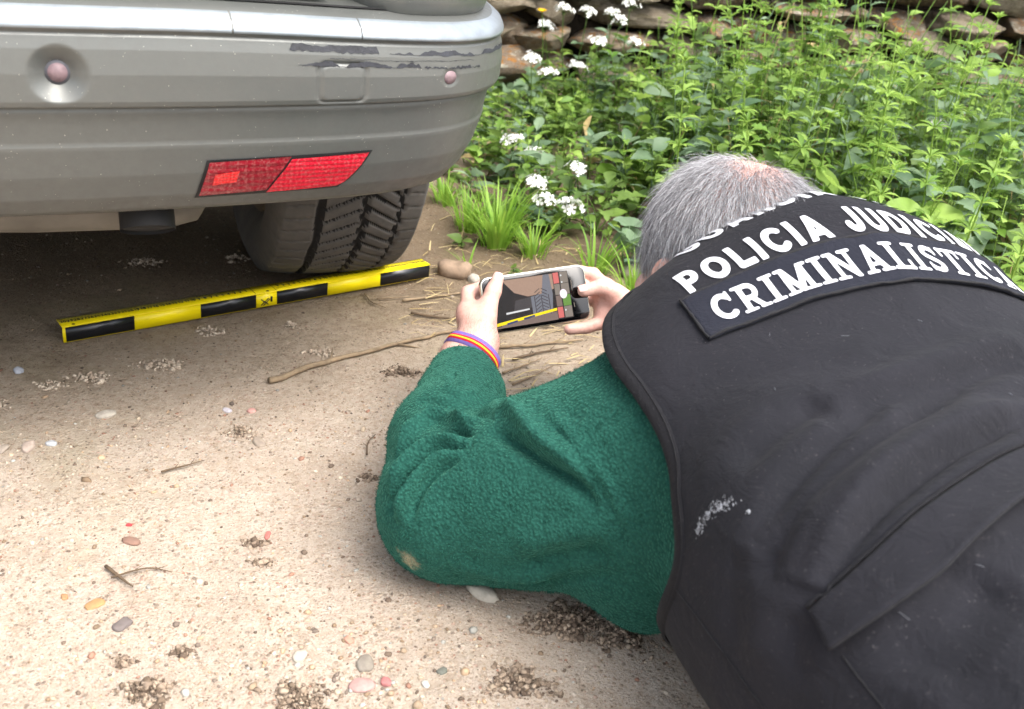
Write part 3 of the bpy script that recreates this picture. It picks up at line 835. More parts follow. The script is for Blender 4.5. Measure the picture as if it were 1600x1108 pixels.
def sdf_mesh(fn, lo, hi, vox, slack=1.6):
    lo = np.array(lo, float); hi = np.array(hi, float); B = 8
    nb = np.ceil((hi - lo) / (vox * B)).astype(int); N = nb * B + 1
    c = [lo[i] + (np.arange(nb[i]) + .5) * B * vox for i in range(3)]
    G = np.stack(np.meshgrid(*c, indexing='ij'), -1).reshape(-1, 3).astype(np.float32)
    d = fn(G); act = np.abs(d) < B * vox * 0.87 * slack
    val = np.ones(N, np.float32)
    inside = (d < 0).reshape(nb)
    val[:-1, :-1, :-1] = np.where(np.repeat(np.repeat(np.repeat(inside, B, 0), B, 1), B, 2), -1, 1)
    off = np.stack(np.meshgrid(*[np.arange(B + 1)] * 3, indexing='ij'), -1).reshape(-1, 3)
    ids = np.stack(np.unravel_index(np.nonzero(act)[0], nb), -1) * B
    for k in range(0, len(ids), 1500):
        I = (ids[k:k + 1500, None] + off[None]).reshape(-1, 3)
        v = fn((lo + I * vox).astype(np.float32)); val[I[:, 0], I[:, 1], I[:, 2]] = v
    s = val < 0
    n = np.array(s.shape)
    cnt = np.zeros(n - 1, np.int8)
    for dx in (0, 1):
        for dy in (0, 1):
            for dz in (0, 1): cnt += s[dx:n[0] - 1 + dx, dy:n[1] - 1 + dy, dz:n[2] - 1 + dz]
    cells = np.argwhere((cnt > 0) & (cnt < 8))
    lin = np.ravel_multi_index(cells.T, n - 1)
    pos = np.zeros((len(cells), 3)); cn = np.zeros(len(cells))
    corners = [(0, 0, 0), (1, 0, 0), (0, 1, 0), (1, 1, 0), (0, 0, 1), (1, 0, 1), (0, 1, 1), (1, 1, 1)]
    cv = [val[cells[:, 0] + a, cells[:, 1] + b, cells[:, 2] + c_] for a, b, c_ in corners]
    for i in range(8):
        for j in range(i + 1, 8):
            di = np.abs(np.subtract(corners[i], corners[j])).sum()
            if di != 1: continue
            a, b = cv[i], cv[j]; x = (a < 0) != (b < 0)
            t = np.where(x, a / np.where(x, a - b, 1), 0)
            p = np.array(corners[i]) + t[:, None] * (np.array(corners[j]) - np.array(corners[i]))
            pos[x] += p[x]; cn[x] += 1
    V = lo + (cells + pos / cn[:, None]) * vox
    quads = []
    for ax in range(3):
        b, c_ = (ax + 1) % 3, (ax + 2) % 3
        sl0 = [slice(None)] * 3; sl1 = [slice(None)] * 3
        sl0[ax] = slice(0, -1); sl1[ax] = slice(1, None)
        x = s[tuple(sl0)] != s[tuple(sl1)]
        E_ = np.argwhere(x)
        E_ = E_[(E_[:, b] > 0) & (E_[:, c_] > 0) & (E_[:, b] < n[b] - 1) & (E_[:, c_] < n[c_] - 1)]
        q = []
        for db, dc in ((1, 1), (0, 1), (0, 0), (1, 0)):
            w_ = E_.copy(); w_[:, b] -= db; w_[:, c_] -= dc
            q.append(np.searchsorted(lin, np.ravel_multi_index(w_.T, n - 1)))
        q = np.stack(q, -1); flip = s[E_[:, 0], E_[:, 1], E_[:, 2]]
        q[~flip] = q[~flip][:, ::-1]
        quads.append(q)
    return V, np.vstack(quads)

def vnormals(V, Fq):
    a = V[Fq[:, 2]] - V[Fq[:, 0]]; b = V[Fq[:, 3]] - V[Fq[:, 1]] if Fq.shape[1] == 4 else V[Fq[:, 1]] - V[Fq[:, 0]]
    fn_ = np.cross(a, b) if Fq.shape[1] == 4 else np.cross(b, a)
    N = np.zeros_like(V)
    for k in range(Fq.shape[1]): np.add.at(N, Fq[:, k], fn_)
    return N / (np.linalg.norm(N, axis=1)[:, None] + 1e-12)
def smooth(V, Fq, it=2, lam=0.5):
    E_ = np.vstack([Fq[:, [i, (i + 1) % Fq.shape[1]]] for i in range(Fq.shape[1])])
    for _ in range(it):
        A = np.zeros_like(V); c = np.zeros(len(V))
        np.add.at(A, E_[:, 0], V[E_[:, 1]]); np.add.at(c, E_[:, 0], 1); np.add.at(A, E_[:, 1], V[E_[:, 0]]); np.add.at(c, E_[:, 1], 1)
        V = V + lam * (A / np.maximum(c, 1)[:, None] - V)
    return V
def clip_mesh(V, T, f):
    """keep the part of a triangle mesh where f > 0, cutting triangles exactly"""
    s = (f > 0).astype(int); k = s[T].sum(1)
    out = [T[k == 3]]; nv = []; cache = {}; base = len(V)
    def cut(a, b):
        key = (a, b) if a < b else (b, a)
        if key not in cache:
            t = f[a] / (f[a] - f[b]); nv.append(V[a] + t * (V[b] - V[a])); cache[key] = base + len(nv) - 1
        return cache[key]
    nt_ = []
    for tri in T[(k == 1) | (k == 2)]:
        a, b, c = (int(q) for q in tri)
        if s[a] + s[b] + s[c] == 1:
            while not s[a]: a, b, c = b, c, a
            nt_.append((a, cut(a, b), cut(a, c)))
        else:
            while s[c]: a, b, c = b, c, a
            x, y = cut(b, c), cut(a, c); nt_ += [(a, b, x), (a, x, y)]
    V2 = np.vstack([V, np.array(nv)]) if nv else V
    T2 = np.vstack([out[0], np.array(nt_, int)]) if nt_ else out[0]
    use = np.unique(T2); mp = -np.ones(len(V2), int); mp[use] = np.arange(len(use))
    return V2[use], mp[T2]
def tris(Fq): return np.vstack([Fq[:, [0, 1, 2]], Fq[:, [0, 2, 3]]])
def boundary_loops(T):
    E_ = {}
    for a, b, c in T.tolist():
        for p, q in ((a, b), (b, c), (c, a)): E_[(p, q)] = 1
    nxt = {p: q for (p, q) in E_ if (q, p) not in E_}
    loops = []
    while nxt:
        st, q = next(iter(nxt.items())); lp = [st]; del nxt[st]
        while q in nxt: lp.append(q); q = nxt.pop(q)
        loops.append(lp)
    return loops
def poly_dist(P, pts):
    """distance to a polyline and the 0..1 place along it"""
    pts = np.asarray(pts, float); L = np.r_[0, np.cumsum(np.linalg.norm(np.diff(pts, axis=0), axis=1))]
    bd = np.full(len(P), 1e9); bt = np.zeros(len(P))
    for i in range(len(pts) - 1):
        a, ab = pts[i], pts[i + 1] - pts[i]
        t = np.clip(((P - a) @ ab) / (ab @ ab), 0, 1); d = np.linalg.norm(P - a - t[:, None] * ab, axis=1)
        m_ = d < bd; bd[m_] = d[m_]; bt[m_] = (L[i] + t[m_] * (L[i + 1] - L[i])) / L[-1]
    return bd, bt
def folds(V, N, lst, dims=3):
    """raise soft ridges (h > 0) or sink creases (h < 0) along curves"""
    disp = np.zeros(len(V))
    for pts, wd, h in lst:
        c = catmull(pts, 6) if len(pts) > 2 else np.array(pts, float)
        d, t = poly_dist(V[:, :dims], c)
        ramp_ = np.clip(t / .18, 0, 1) * np.clip((1 - t) / .22, 0, 1); ramp_ = ramp_ * ramp_ * (3 - 2 * ramp_)
        disp += h * np.exp(-(d / wd) ** 2) * (0.25 + 0.75 * ramp_) * (ramp_ > 0)
    return V + N * disp[:, None]

# ------------------------------------------------------------------ person lying on his front  (local x = his right, y = towards his head, z = up)
BO = np.array([.30, .95, 0.0]); BETA = R_(25)
PERSON = empty('person', tuple(BO), BETA)
tag(PERSON, 'person in black vest and green fleece lying on elbows holding up a phone', 'person')

TA = np.array([.150, .125, .10, .06, .02, -.04, -.10, -.20, -.30, -.45, -.60, -.72, -.80])
TNT = np.array([.322, .362, .385, .401, .400, .381, .358, .334, .321, .314, .315, .310, .280])
TNB = np.array([.20, .17, .15, .12, .095, .075, .055, .04, .035, .03, .03, .03, .05])
TW = np.array([.085, .120, .150, .182, .198, .214, .232, .250, .256, .250, .232, .20, .17])
_a = np.linspace(TA[-1], TA[0], 400)
def _sm(y):
    q = np.interp(_a, TA[::-1], y[::-1]); k = np.ones(25) / 25
    return np.convolve(np.pad(q, 12, mode='edge'), k, 'valid')
_nt, _nb, _w = _sm(TNT), _sm(TNB), _sm(TW)
def torso(P, infl=0.0, e=2.7, amax=.150, amin=-.80):
    a = P[:, 1]; t_ = np.interp(a, _a, _nt) + infl; b_ = np.interp(a, _a, _nb) - infl; w_ = np.interp(a, _a, _w) + infl
    t_ = t_ + .27 * np.minimum(P[:, 0] - .01, 0) * np.clip((a + .22) / .17, 0, 1)      # left shoulder sits lower
    c = (t_ + b_) / 2; h = np.maximum((t_ - b_) / 2, .02)
    e = np.interp(a, [-.12, .04], [e, 2.15])
    q = ((np.abs(P[:, 0]) / w_) ** e + (np.abs(P[:, 2] - c) / h) ** e) ** (1 / e)
    d = (q - 1) * np.minimum(w_, h)
    k = .03
    for g in (a - amax - infl, amin - infl - a): d = -smin(-d, -g, k)
    return d
SHL, ELL_, WRL = (-.150, -.005, .195), (-.358, .062, .074), (-.246, .327, .110)
SHR, ELR, WRR = (.150, .0, .20), (.185, .165, .070), (-.010, .322, .135)

# phone frame
PC = np.array([-.128, .382, .1625]); camb = np.array([0, 0, CAM_H]) - BO
camb = np.array([camb[0] * math.cos(BETA) + camb[1] * math.sin(BETA), -camb[0] * math.sin(BETA) + camb[1] * math.cos(BETA), CAM_H])
E1 = np.array([.146, .0, .013]); E1 /= np.linalg.norm(E1)
E3 = camb - PC; E3 -= E1 * (E3 @ E1); E3 /= np.linalg.norm(E3); E2 = np.cross(E3, E1)
PH = np.stack([E1, E2, E3], 1)
def ph(*p): return PC + PH @ (np.array(p, float) / 1000.0)

# hands in phone millimetres: (points, radii)
LH = dict(
    palm=[([(-112, -62, 38), (-97, -43, 24)], (27, 25)), ([(-97, -43, 24), (-91, -6, -2)], (24, 17)), ([(-96, -44, 20), (-84, -34, -6)], (23, 15)),
          ([(-92, -6, -4), (-88, -30, -8)], (15, 14)), ([(-97, -40, 26), (-79, -12, 13)], (21, 15.5))],
    thumb=[([(-82, -18, 16), (-71, 2, 14.5), (-61, 19, 13.5), (-52, 33, 11.5)], (14.5, 11.5, 10.4, 8.0))],
    fingers=[([(-92, 0, -8), (-84, 22, -22), (-62, 27, -20), (-44, 25, -13.5)], (10.5, 9.2, 8.4, 7.2)),
             ([(-93, -10, -10), (-84, 6, -27), (-58, 8, -22), (-38, 7, -13.5)], (10.8, 9.6, 8.6, 7.4)),
             ([(-91, -22, -10), (-82, -12, -26), (-58, -10, -21), (-40, -9, -13.5)], (10.3, 9.0, 8.2, 7.1)),
             ([(-87, -33, -8), (-78, -30, -22), (-58, -27, -19), (-44, -25, -12.5)], (9.4, 8.0, 7.2, 6.4))])
RH = dict(
    palm=[([(150, -60, 6), (128, -38, 4)], (26, 23)), ([(128, -36, 4), (106, -2, -10)], (21, 15)), ([(128, -40, 2), (100, -34, -6)], (20, 14)),
          ([(106, -4, -10), (100, -32, -8)], (14, 13)), ([(128, -36, 8), (113, -14, 8)], (19, 15))],
    thumb=[([(116, -18, 8), (105, -6, 13), (88, 3, 14.5), (64, 1, 12)], (14, 11.8, 10.2, 8.2))],
    fingers=[([(106, 2, -10), (98, 22, -22), (78, 28, -20), (58, 27, -13.5)], (10.4, 9, 8.2, 7.1)),
             ([(104, -8, -12), (96, 6, -27), (74, 9, -22), (54, 8, -13.5)], (10.6, 9.4, 8.4, 7.3)),
             ([(102, -20, -12), (92, -12, -26), (72, -10, -21), (54, -9, -13.5)], (10.2, 9, 8.1, 7.0)),
             ([(102, -32, -4), (90, -45, -4), (66, -48, -1), (40, -46.5, 2)], (10.8, 9.4, 8.5, 7.6))])
def hand_sdf(P, H):
    d = None
    for pts, r in H['palm']:
        e_ = chain(P, [ph(*p) for p in pts], np.array(r) / 1000); d = e_ if d is None else smin(d, e_, .012)
    for pts, r in H['thumb']: d = smin(d, chain(P, [ph(*p) for p in pts], np.array(r) / 1000, .004), .009)
    fg = None
    for pts, r in H['fingers']:
        e_ = chain(P, [ph(*p) for p in pts], np.array(r) / 1000, .003); fg = e_ if fg is None else smin(fg, e_, .0015)
    return smin(d, fg, .006)
HC = np.array([-.020, .146, .308]); HS = 1.0
HR = rotz(R_(10)) @ rotx(R_(-14)) @ roty(R_(4))
def headl(P): return ((P - HC.astype(np.float32)) @ HR.astype(np.float32)) / HS
def head_sdf(P):
    q = headl(P)
    d = ell(q, (0, -.014, .022), (.079, .099, .084))
    d = smin(d, ell(q, (0, -.045, -.012), (.068, .062, .066)), .03)
    d = smin(d, ell(q, (0, .036, -.050), (.058, .060, .072)), .03)
    d = smin(d, ell(q, (0, .056, -.100), (.030, .026, .022)), .025)
    d = smin(d, cap(q, (-.03, .086, .002), (.03, .086, .002), .012, .012), .015)
    d = smin(d, chain(q, [(0, .092, -.005), (0, .110, -.042)], (.008, .013)), .010)
    for s_ in (-1, 1):
        d = smin(d, ell(q, (s_ * .013, .100, -.045), (.009, .009, .008)), .006)
        d = smin(d, ell(q, (s_ * .045, .068, -.040), (.018, .018, .016)), .018)
        d = -smin(-d, ell(q, (s_ * .032, .098, -.018), (.015, .012, .009)), .008)
        ear = ell((q - np.array([s_ * .083, -.002, -.028], np.float32)) @ rotz(s_ * R_(-24)).astype(np.float32), (0, 0, 0), (.008, .021, .033))
        ear = -smin(-ear, ell(q, (s_ * .093, .002, -.024), (.007, .011, .020)), .004)
        d = smin(d, ear, .006)
    for zz, r in ((-.072, .0065), (-.084, .0075)): d = smin(d, cap(q, (-.020, .094, zz), (.020, .094, zz), r, r), .005)
    return d * HS
def body_sdf(P):
    d = torso(P, -.022)
    for sh, el, wr in ((SHL, ELL_, WRL), (SHR, ELR, WRR)):
        d = smin(d, chain(P, [sh, el], (.062, .046)), .04); 
        mid = tuple(np.array(el) * .65 + np.array(wr) * .35)
        d = smin(d, chain(P, [el, mid, wr], (.045, .044, .029)), .02)
    d = smin(d, chain(P, [(-.01, .06, .30), tuple(HC + HR @ np.array([0, -.03, -.055]))], (.070, .060)), .04)
    m_ = np.abs(P - HC.astype(np.float32)).max(1) < .17
    if m_.any(): d[m_] = smin(d[m_], head_sdf(P[m_]), .02)
    for H, wr, c in ((LH, WRL, ph(-80, -10, 0)), (RH, WRR, ph(90, -15, 0))):
        m_ = np.linalg.norm(P - c.astype(np.float32), axis=1) < .12
        if m_.any():
            hd_ = smin(hand_sdf(P[m_], H), chain(P[m_], [ph(*H['palm'][0][0][0]), wr], (H['palm'][0][1][0] / 1000, .029)), .015)
            d[m_] = smin(d[m_], hd_, .008)
    return d
Vb_, Fb_ = sdf_mesh(body_sdf, (-.46, -.25, -.02), (.34, .50, .50), .0029)
keep = Vb_[:, 1] > -.245
Vb_ = smooth(Vb_, Fb_, 2, .5)
body_o = link('body', Vb_, Fb_, 'skin', PERSON)

# eyes, nails
for s_ in (-1, 1):
    V, Fc = ICO2; link('eye', (V * .0115 + np.array([s_ * .032, .086, -.018])) @ HR.T + HC, Fc, 'eye_white', PERSON)
def nail(p_tip, p_prev, nrm, r):
    t = p_tip - p_prev; t /= np.linalg.norm(t); n = nrm - t * (nrm @ t); n /= np.linalg.norm(n); b = np.cross(t, n)
    V = []
    for u in np.linspace(-1, 1, 7):
        for v in np.linspace(-.6, 1, 6):
            ang = u * .85; wv = 1 - .12 * max(0, v) ** 3
            V.append(p_tip + t * (v * r * .85) + (n * math.cos(ang * wv) + b * math.sin(ang * wv)) * (r * (1.045 - .16 * max(0, v) ** 2)))
    return link('fingernail', np.array(V), grid_faces(7, 6), 'nail', PERSON)
lp_, rp_ = LH['thumb'][0][0], RH['thumb'][0][0]
nail(ph(*lp_[-1]), ph(*lp_[-2]), E3 * .8 - E1 * .5, .0080)
nail(ph(*rp_[-1]), ph(*rp_[-2]), E3 * .7 + E2 * .7, .0082)

# ---- fleece jacket
def jacket_sdf(P):
    d = torso(P, -.004)
    d = smin(d, chain(P, [(-.135, -.040, .180), (-.205, .005, .135), (-.275, .045, .105), (-.340, .078, .080)], (.118, .106, .090, .077), .03), .05)
    d = smin(d, chain(P, [(-.15, -.09, .11), (-.195, -.070, .078)], (.08, .058), .03), .04)
    d = smin(d, chain(P, [(-.340, .078, .078), (-.312, .175, .092), (-.268, .262, .100), (-.258, .288, .103), WRL], (.077, .067, .050, .040, .036), .012), .014)
    d = smin(d, chain(P, [SHR, (.19, .09, .13), ELR], (.108, .095, .075), .03), .05)
    d = smin(d, chain(P, [ELR, tuple(np.array(ELR) * .5 + np.array(WRR) * .5), tuple(np.array(ELR) * .12 + np.array(WRR) * .88)], (.075, .064, .042), .02), .022)
    d = smin(d, chain(P, [(-.01, .05, .30), tuple(HC + HR @ np.array([0, -.035, -.085]))], (.082, .070)), .03)
    d = -smin(-d, P[:, 2] - .0015, .012)                      # flattened where it rests on the ground
    for wr, el, H in ((WRL, (-.262, .290, .104), LH), (WRR, ELR, RH)):       # sleeve openings
        ax = np.array(wr) - np.array(el); ax /= np.linalg.norm(ax)
        near = np.linalg.norm(P - np.array(wr, np.float32), axis=1) < .12
        pl_ = (P - np.array(wr, np.float32)) @ ax.astype(np.float32) - (-.018 if wr is WRL else -.035)
        d = np.where(near, np.maximum(d, pl_), d)
    return d
Vj, Fj = sdf_mesh(jacket_sdf, (-.47, -.30, -.02), (.34, .40, .46), .0037)
Vj = smooth(Vj, Fj, 3, .5)
Nj = vnormals(Vj, Fj)
JF = [
    ([(-0.332, 0.068, 0.181), (-0.346, 0.127, 0.156), (-0.373, 0.123, 0.143), (-0.395, 0.111, 0.127)], 0.009, 0.012),
    ([(-0.34, 0.052, 0.177), (-0.352, 0.081, 0.165), (-0.372, 0.096, 0.151), (-0.392, 0.102, 0.136), (-0.407, 0.094, 0.121)], 0.0055, -0.013),
    ([(-0.345, 0.049, 0.174), (-0.37, 0.075, 0.155), (-0.397, 0.073, 0.136), (-0.414, 0.065, 0.111)], 0.008, 0.011),
    ([(-0.349, 0.046, 0.171), (-0.368, 0.06, 0.154), (-0.389, 0.06, 0.14), (-0.408, 0.056, 0.119), (-0.417, 0.055, 0.096)], 0.0055, -0.012),
    ([(-0.353, 0.043, 0.168), (-0.376, 0.055, 0.148), (-0.401, 0.049, 0.123), (-0.412, 0.044, 0.096)], 0.009, 0.01),
    ([(-0.357, 0.04, 0.163), (-0.379, 0.045, 0.143), (-0.397, 0.039, 0.122), (-0.404, 0.031, 0.101)], 0.006, -0.008),
    ([(-0.317, 0.059, 0.191), (-0.301, 0.051, 0.201), (-0.297, -0.008, 0.203), (-0.284, -0.048, 0.202), (-0.275, -0.072, 0.19)], 0.012, 0.011),
    ([(-0.325, 0.04, 0.187), (-0.313, 0.003, 0.192), (-0.299, -0.032, 0.188), (-0.285, -0.062, 0.186), (-0.272, -0.085, 0.172)], 0.009, -0.012),
    ([(-0.28, 0.048, 0.21), (-0.282, -0.028, 0.213), (-0.271, -0.075, 0.195), (-0.259, -0.104, 0.166), (-0.249, -0.121, 0.129)], 0.0025, -0.0035),
    ([(-0.274, 0.045, 0.214), (-0.277, -0.031, 0.217), (-0.266, -0.079, 0.2), (-0.257, -0.109, 0.173)], 0.008, 0.004),
    ([(-0.315, -0.039, 0.083), (-0.284, -0.074, 0.118), (-0.263, -0.1, 0.14)], 0.014, -0.009),
    ([(-0.326, -0.037, 0.109), (-0.291, -0.067, 0.136), (-0.264, -0.097, 0.159)], 0.018, 0.008),
    ([(-0.299, -0.027, 0.045), (-0.277, -0.076, 0.087), (-0.253, -0.114, 0.118)], 0.01, -0.008),
    ([(-0.372, 0.004, 0.065), (-0.319, -0.031, 0.066), (-0.283, -0.066, 0.082)], 0.014, 0.006),
    ([(-0.306, 0.163, 0.161), (-0.319, 0.091, 0.18), (-0.314, 0.057, 0.192)], 0.008, -0.008),
    ([(-0.265, 0.202, 0.148), (-0.265, 0.17, 0.146), (-0.31, 0.059, 0.194)], 0.009, 0.007),
    ([(-0.323, 0.189, 0.159), (-0.311, 0.16, 0.161), (-0.287, 0.168, 0.157)], 0.008, 0.005),
    ([(-0.354, 0.181, 0.15), (-0.336, 0.149, 0.158), (-0.314, 0.132, 0.157)], 0.01, -0.005),
    ([(-0.303, 0.224, 0.152), (-0.319, 0.185, 0.16)], 0.004, 0.004),
    ([(-0.286, 0.22, 0.155), (-0.303, 0.18, 0.161)], 0.004, 0.004),
    ([(-0.295, 0.22, 0.154), (-0.312, 0.18, 0.162)], 0.003, -0.004),
    ([(-0.276, 0.213, 0.153), (-0.292, 0.175, 0.159)], 0.003, -0.004)]
Vj = folds(Vj, Nj, [(p_, w_ * .72, h2 * (1.4 if i_ < 6 else (1.3 if i_ < 8 else .75))) for i_, (p_, w_, h2) in enumerate(JF)]); Nj = vnormals(Vj, Fj)
Vj = Vj + Nj * (0.0025 * vnoise(Vj, 15, 4, 3) + 0.0006 * vnoise(Vj, 130, 6, 2))[:, None]
Vj[:, 2] = np.maximum(Vj[:, 2], .0)
jacket = link('fleece_jacket', Vj, Fj, 'fleece', PERSON); jacket['label'] = 'green fleece sleeve and jacket'

# ---- vest
def vest_sdf(P):
    d = torso(P, .011, 2.8, .140, -.60)
    d = smin(d, chain(P, [(.12, .03, .265), (.168, .055, .205)], (.105, .090)), .05)
    d = smin(d, chain(P, [(-.11, .02, .225), (-.172, .055, .180)], (.098, .090)), .05)
    d = smin(d, chain(P, [(-.135, -.040, .180), (-.205, .005, .135), (-.24, .03, .12)], (.127, .115, .107), .03), .045)
    d = smin(d, chain(P, [(-.15, -.09, .11), (-.195, -.070, .078)], (.089, .067), .03), .04)
    return -smin(-d, P[:, 2] - .012, .01)
Vv, Fv = sdf_mesh(vest_sdf, (-.34, -.66, -.02), (.34, .22, .46), .0050)
Vv = smooth(Vv, Fv, 4, .5)
Nv = vnormals(Vv, Fv)
VEST_FOLDS = [
    ([(-0.003, -0.249, 0.338), (-0.103, -0.272, 0.332), (-0.173, -0.289, 0.315), (-0.218, -0.308, 0.292), (-0.243, -0.324, 0.268)], 0.011, 0.008),
    ([(-0.021, -0.267, 0.336), (-0.109, -0.285, 0.33), (-0.175, -0.303, 0.313), (-0.214, -0.316, 0.294), (-0.238, -0.326, 0.273)], 0.007, -0.008),
    ([(-0.034, -0.22, 0.341), (-0.12, -0.245, 0.333), (-0.182, -0.261, 0.314), (-0.229, -0.276, 0.287), (-0.251, -0.29, 0.259)], 0.01, -0.006),
    ([(-0.032, -0.237, 0.339), (-0.115, -0.26, 0.332), (-0.178, -0.275, 0.314), (-0.225, -0.291, 0.29), (-0.248, -0.305, 0.262)], 0.012, 0.005),
    ([(-0.113, -0.222, 0.336), (-0.172, -0.238, 0.321), (-0.22, -0.253, 0.295), (-0.25, -0.263, 0.261)], 0.01, -0.005),
    ([(-0.099, -0.234, 0.337), (-0.16, -0.25, 0.324), (-0.212, -0.269, 0.3), (-0.246, -0.284, 0.267)], 0.011, 0.004),
    ([(-0.148, -0.189, 0.328), (-0.194, -0.199, 0.31), (-0.229, -0.207, 0.284)], 0.013, -0.004),
    ([(0.053, -0.193, 0.346), (-0.028, -0.207, 0.343), (-0.099, -0.212, 0.338), (-0.167, -0.215, 0.324)], 0.014, -0.005),
    ([(0.077, -0.169, 0.351), (-0.01, -0.184, 0.347), (-0.082, -0.191, 0.34), (-0.152, -0.196, 0.328)], 0.016, 0.005),
    ([(-0.088, -0.159, 0.342), (-0.137, -0.143, 0.33), (-0.177, -0.115, 0.31), (-0.204, -0.097, 0.285)], 0.016, -0.003),
    ([(-0.184, -0.171, 0.312), (-0.218, -0.175, 0.289), (-0.244, -0.189, 0.26)], 0.012, 0.003),
    ([(-0.253, -0.26, 0.253), (-0.263, -0.269, 0.222), (-0.266, -0.29, 0.199)], 0.012, -0.004),
    ([(-0.253, -0.291, 0.254), (-0.262, -0.298, 0.228), (-0.265, -0.32, 0.202)], 0.014, 0.004),
    ([(0.03, -0.216, 0.342), (-0.002, -0.221, 0.342), (-0.074, -0.241, 0.338)], 0.012, 0.004),
    ([(-0.253, -0.328, 0.251), (-0.259, -0.337, 0.233), (-0.262, -0.356, 0.218)], 0.01, -0.004),
    ([(-0.152, -0.331, 0.318), (-0.188, -0.34, 0.305), (-0.227, -0.351, 0.28)], 0.02, 0.003),
    ([(-0.163, -0.389, 0.312), (-0.214, -0.408, 0.289), (-0.238, -0.421, 0.267)], 0.03, -0.005)]
Vv = folds(Vv, Nv, [(p_, w_, h2 * (1.9 if i_ < 9 or i_ == 16 else .8)) for i_, (p_, w_, h2) in enumerate(VEST_FOLDS)], 3)
Nv = vnormals(Vv, Fv)
c1, c2 = (Vv[:, 0] * .92 + Vv[:, 1] * .39), (-Vv[:, 0] * .39 + Vv[:, 1] * .92)
fb = -.352 + .12 * np.maximum(np.minimum(Vv[:, 0], 0) + .25, 0)
wr = np.clip((-.11 - Vv[:, 1]) / .06, .15, 1) * (1 - .85 * np.exp(-((Vv[:, 1] - fb) / .035) ** 2))                       # long soft creases drawn towards the armhole
crs = 1 - 2 * np.abs(vnoise(np.c_[c1 * 4.5, c2 * 24, Vv[:, 2] * 9], 1, 23, 2)) ; fin = vnoise(np.c_[c1 * 16, c2 * 75, Vv[:, 2] * 30], 1, 29, 2)
Vv = Vv + Nv * (0.0018 * vnoise(Vv, 14, 21, 3) + wr * (0.0026 * crs + 0.0009 * fin))[:, None]
# left armhole edge (along the body, height), read from the photograph
AH = catmull([(-.145, .02), (-.165, .09), (-.186, .14), (-.200, .19), (-.182, .222), (-.150, .243), (-.105, .260), (-.060, .269), (-.015, .274), (.035, .279), (.10, .283), (.16, .285)], 10)
def arm_f(V):
    f1 = np.interp(V[:, 2], AH[:40, 1], AH[:40, 0]) - V[:, 1]                 # behind the rear edge
    f2 = V[:, 2] - np.interp(V[:, 1], AH[36:, 0], AH[36:, 1])                # above the shoulder edge
    return np.where(V[:, 0] < -.06, np.maximum(f1, f2), 1.0)
Tv = tris(Fv)
f = arm_f(Vv)
Vv, Tv = clip_mesh(Vv, Tv, f)
f = np.where(Vv[:, 0] > .09, (np.abs((Vv[:, 1] - .075) / .245) ** 1.35 + np.abs((Vv[:, 2] - .08) / .205) ** 1.35) - 1, 1.0)
Vv, Tv = clip_mesh(Vv, Tv, f)
nk = HC + HR @ np.array([0, -.005, -.060]); nk2 = nk + np.array([.01, .06, .02])
f = np.linalg.norm((Vv - nk) / np.array([.078, .10, .095]), axis=1) - 1
Vv, Tv = clip_mesh(Vv, Tv, f)
Vv, Tv = clip_mesh(Vv, Tv, Vv[:, 1] + .585)
vest = link('vest', Vv, Tv, 'vest_cloth', PERSON)
md = vest.modifiers.new('thickness', 'SOLIDIFY'); md.thickness = .0022; md.offset = -1
vest['label'] = 'black work vest lettered across the back'
VT = BVHTree.FromPolygons([tuple(v) for v in Vv], Tv.tolist())
NvT = vnormals(Vv, Tv)
# binding sewn round each opening
for lp in boundary_loops(Tv):
    if len(lp) < 40: continue
    P = Vv[lp]; n = NvT[lp]
    for _ in range(30): P = (np.roll(P, 1, 0) + 2 * P + np.roll(P, -1, 0)) / 4; n = (np.roll(n, 1, 0) + 2 * n + np.roll(n, -1, 0)) / 4
    n /= np.linalg.norm(n, axis=1)[:, None] + 1e-9
    tg_ = np.roll(P, -1, 0) - np.roll(P, 1, 0); tg_ /= np.linalg.norm(tg_, axis=1)[:, None] + 1e-9
    inw = np.cross(n, tg_)
    probe = VT.find_nearest(tuple(P[0] + inw[0] * .012))
    if probe[3] > .006: inw = -inw
    R0 = [(-.0008, -.0035), (-.0022, .0002), (-.0010, .0021), (.004, .0024), (.0112, .0021), (.0128, .0004)]
    V = np.stack([P + inw * a + n * b for a, b in R0], 1).reshape(-1, 3); k = len(R0)
    Fq = grid_faces(len(P), k).tolist() + [((len(P) - 1) * k + j, j, j + 1, (len(P) - 1) * k + j + 1) for j in range(k - 1)]
    bo = link('vest_binding', V, Fq, 'binding_cloth', PERSON)
    Ps = P + inw * .0108 + n * .0024; link('stitching', *tube(np.vstack([Ps, Ps[:1]])[::2], .00035, 4, False), 'thread_black', bo)

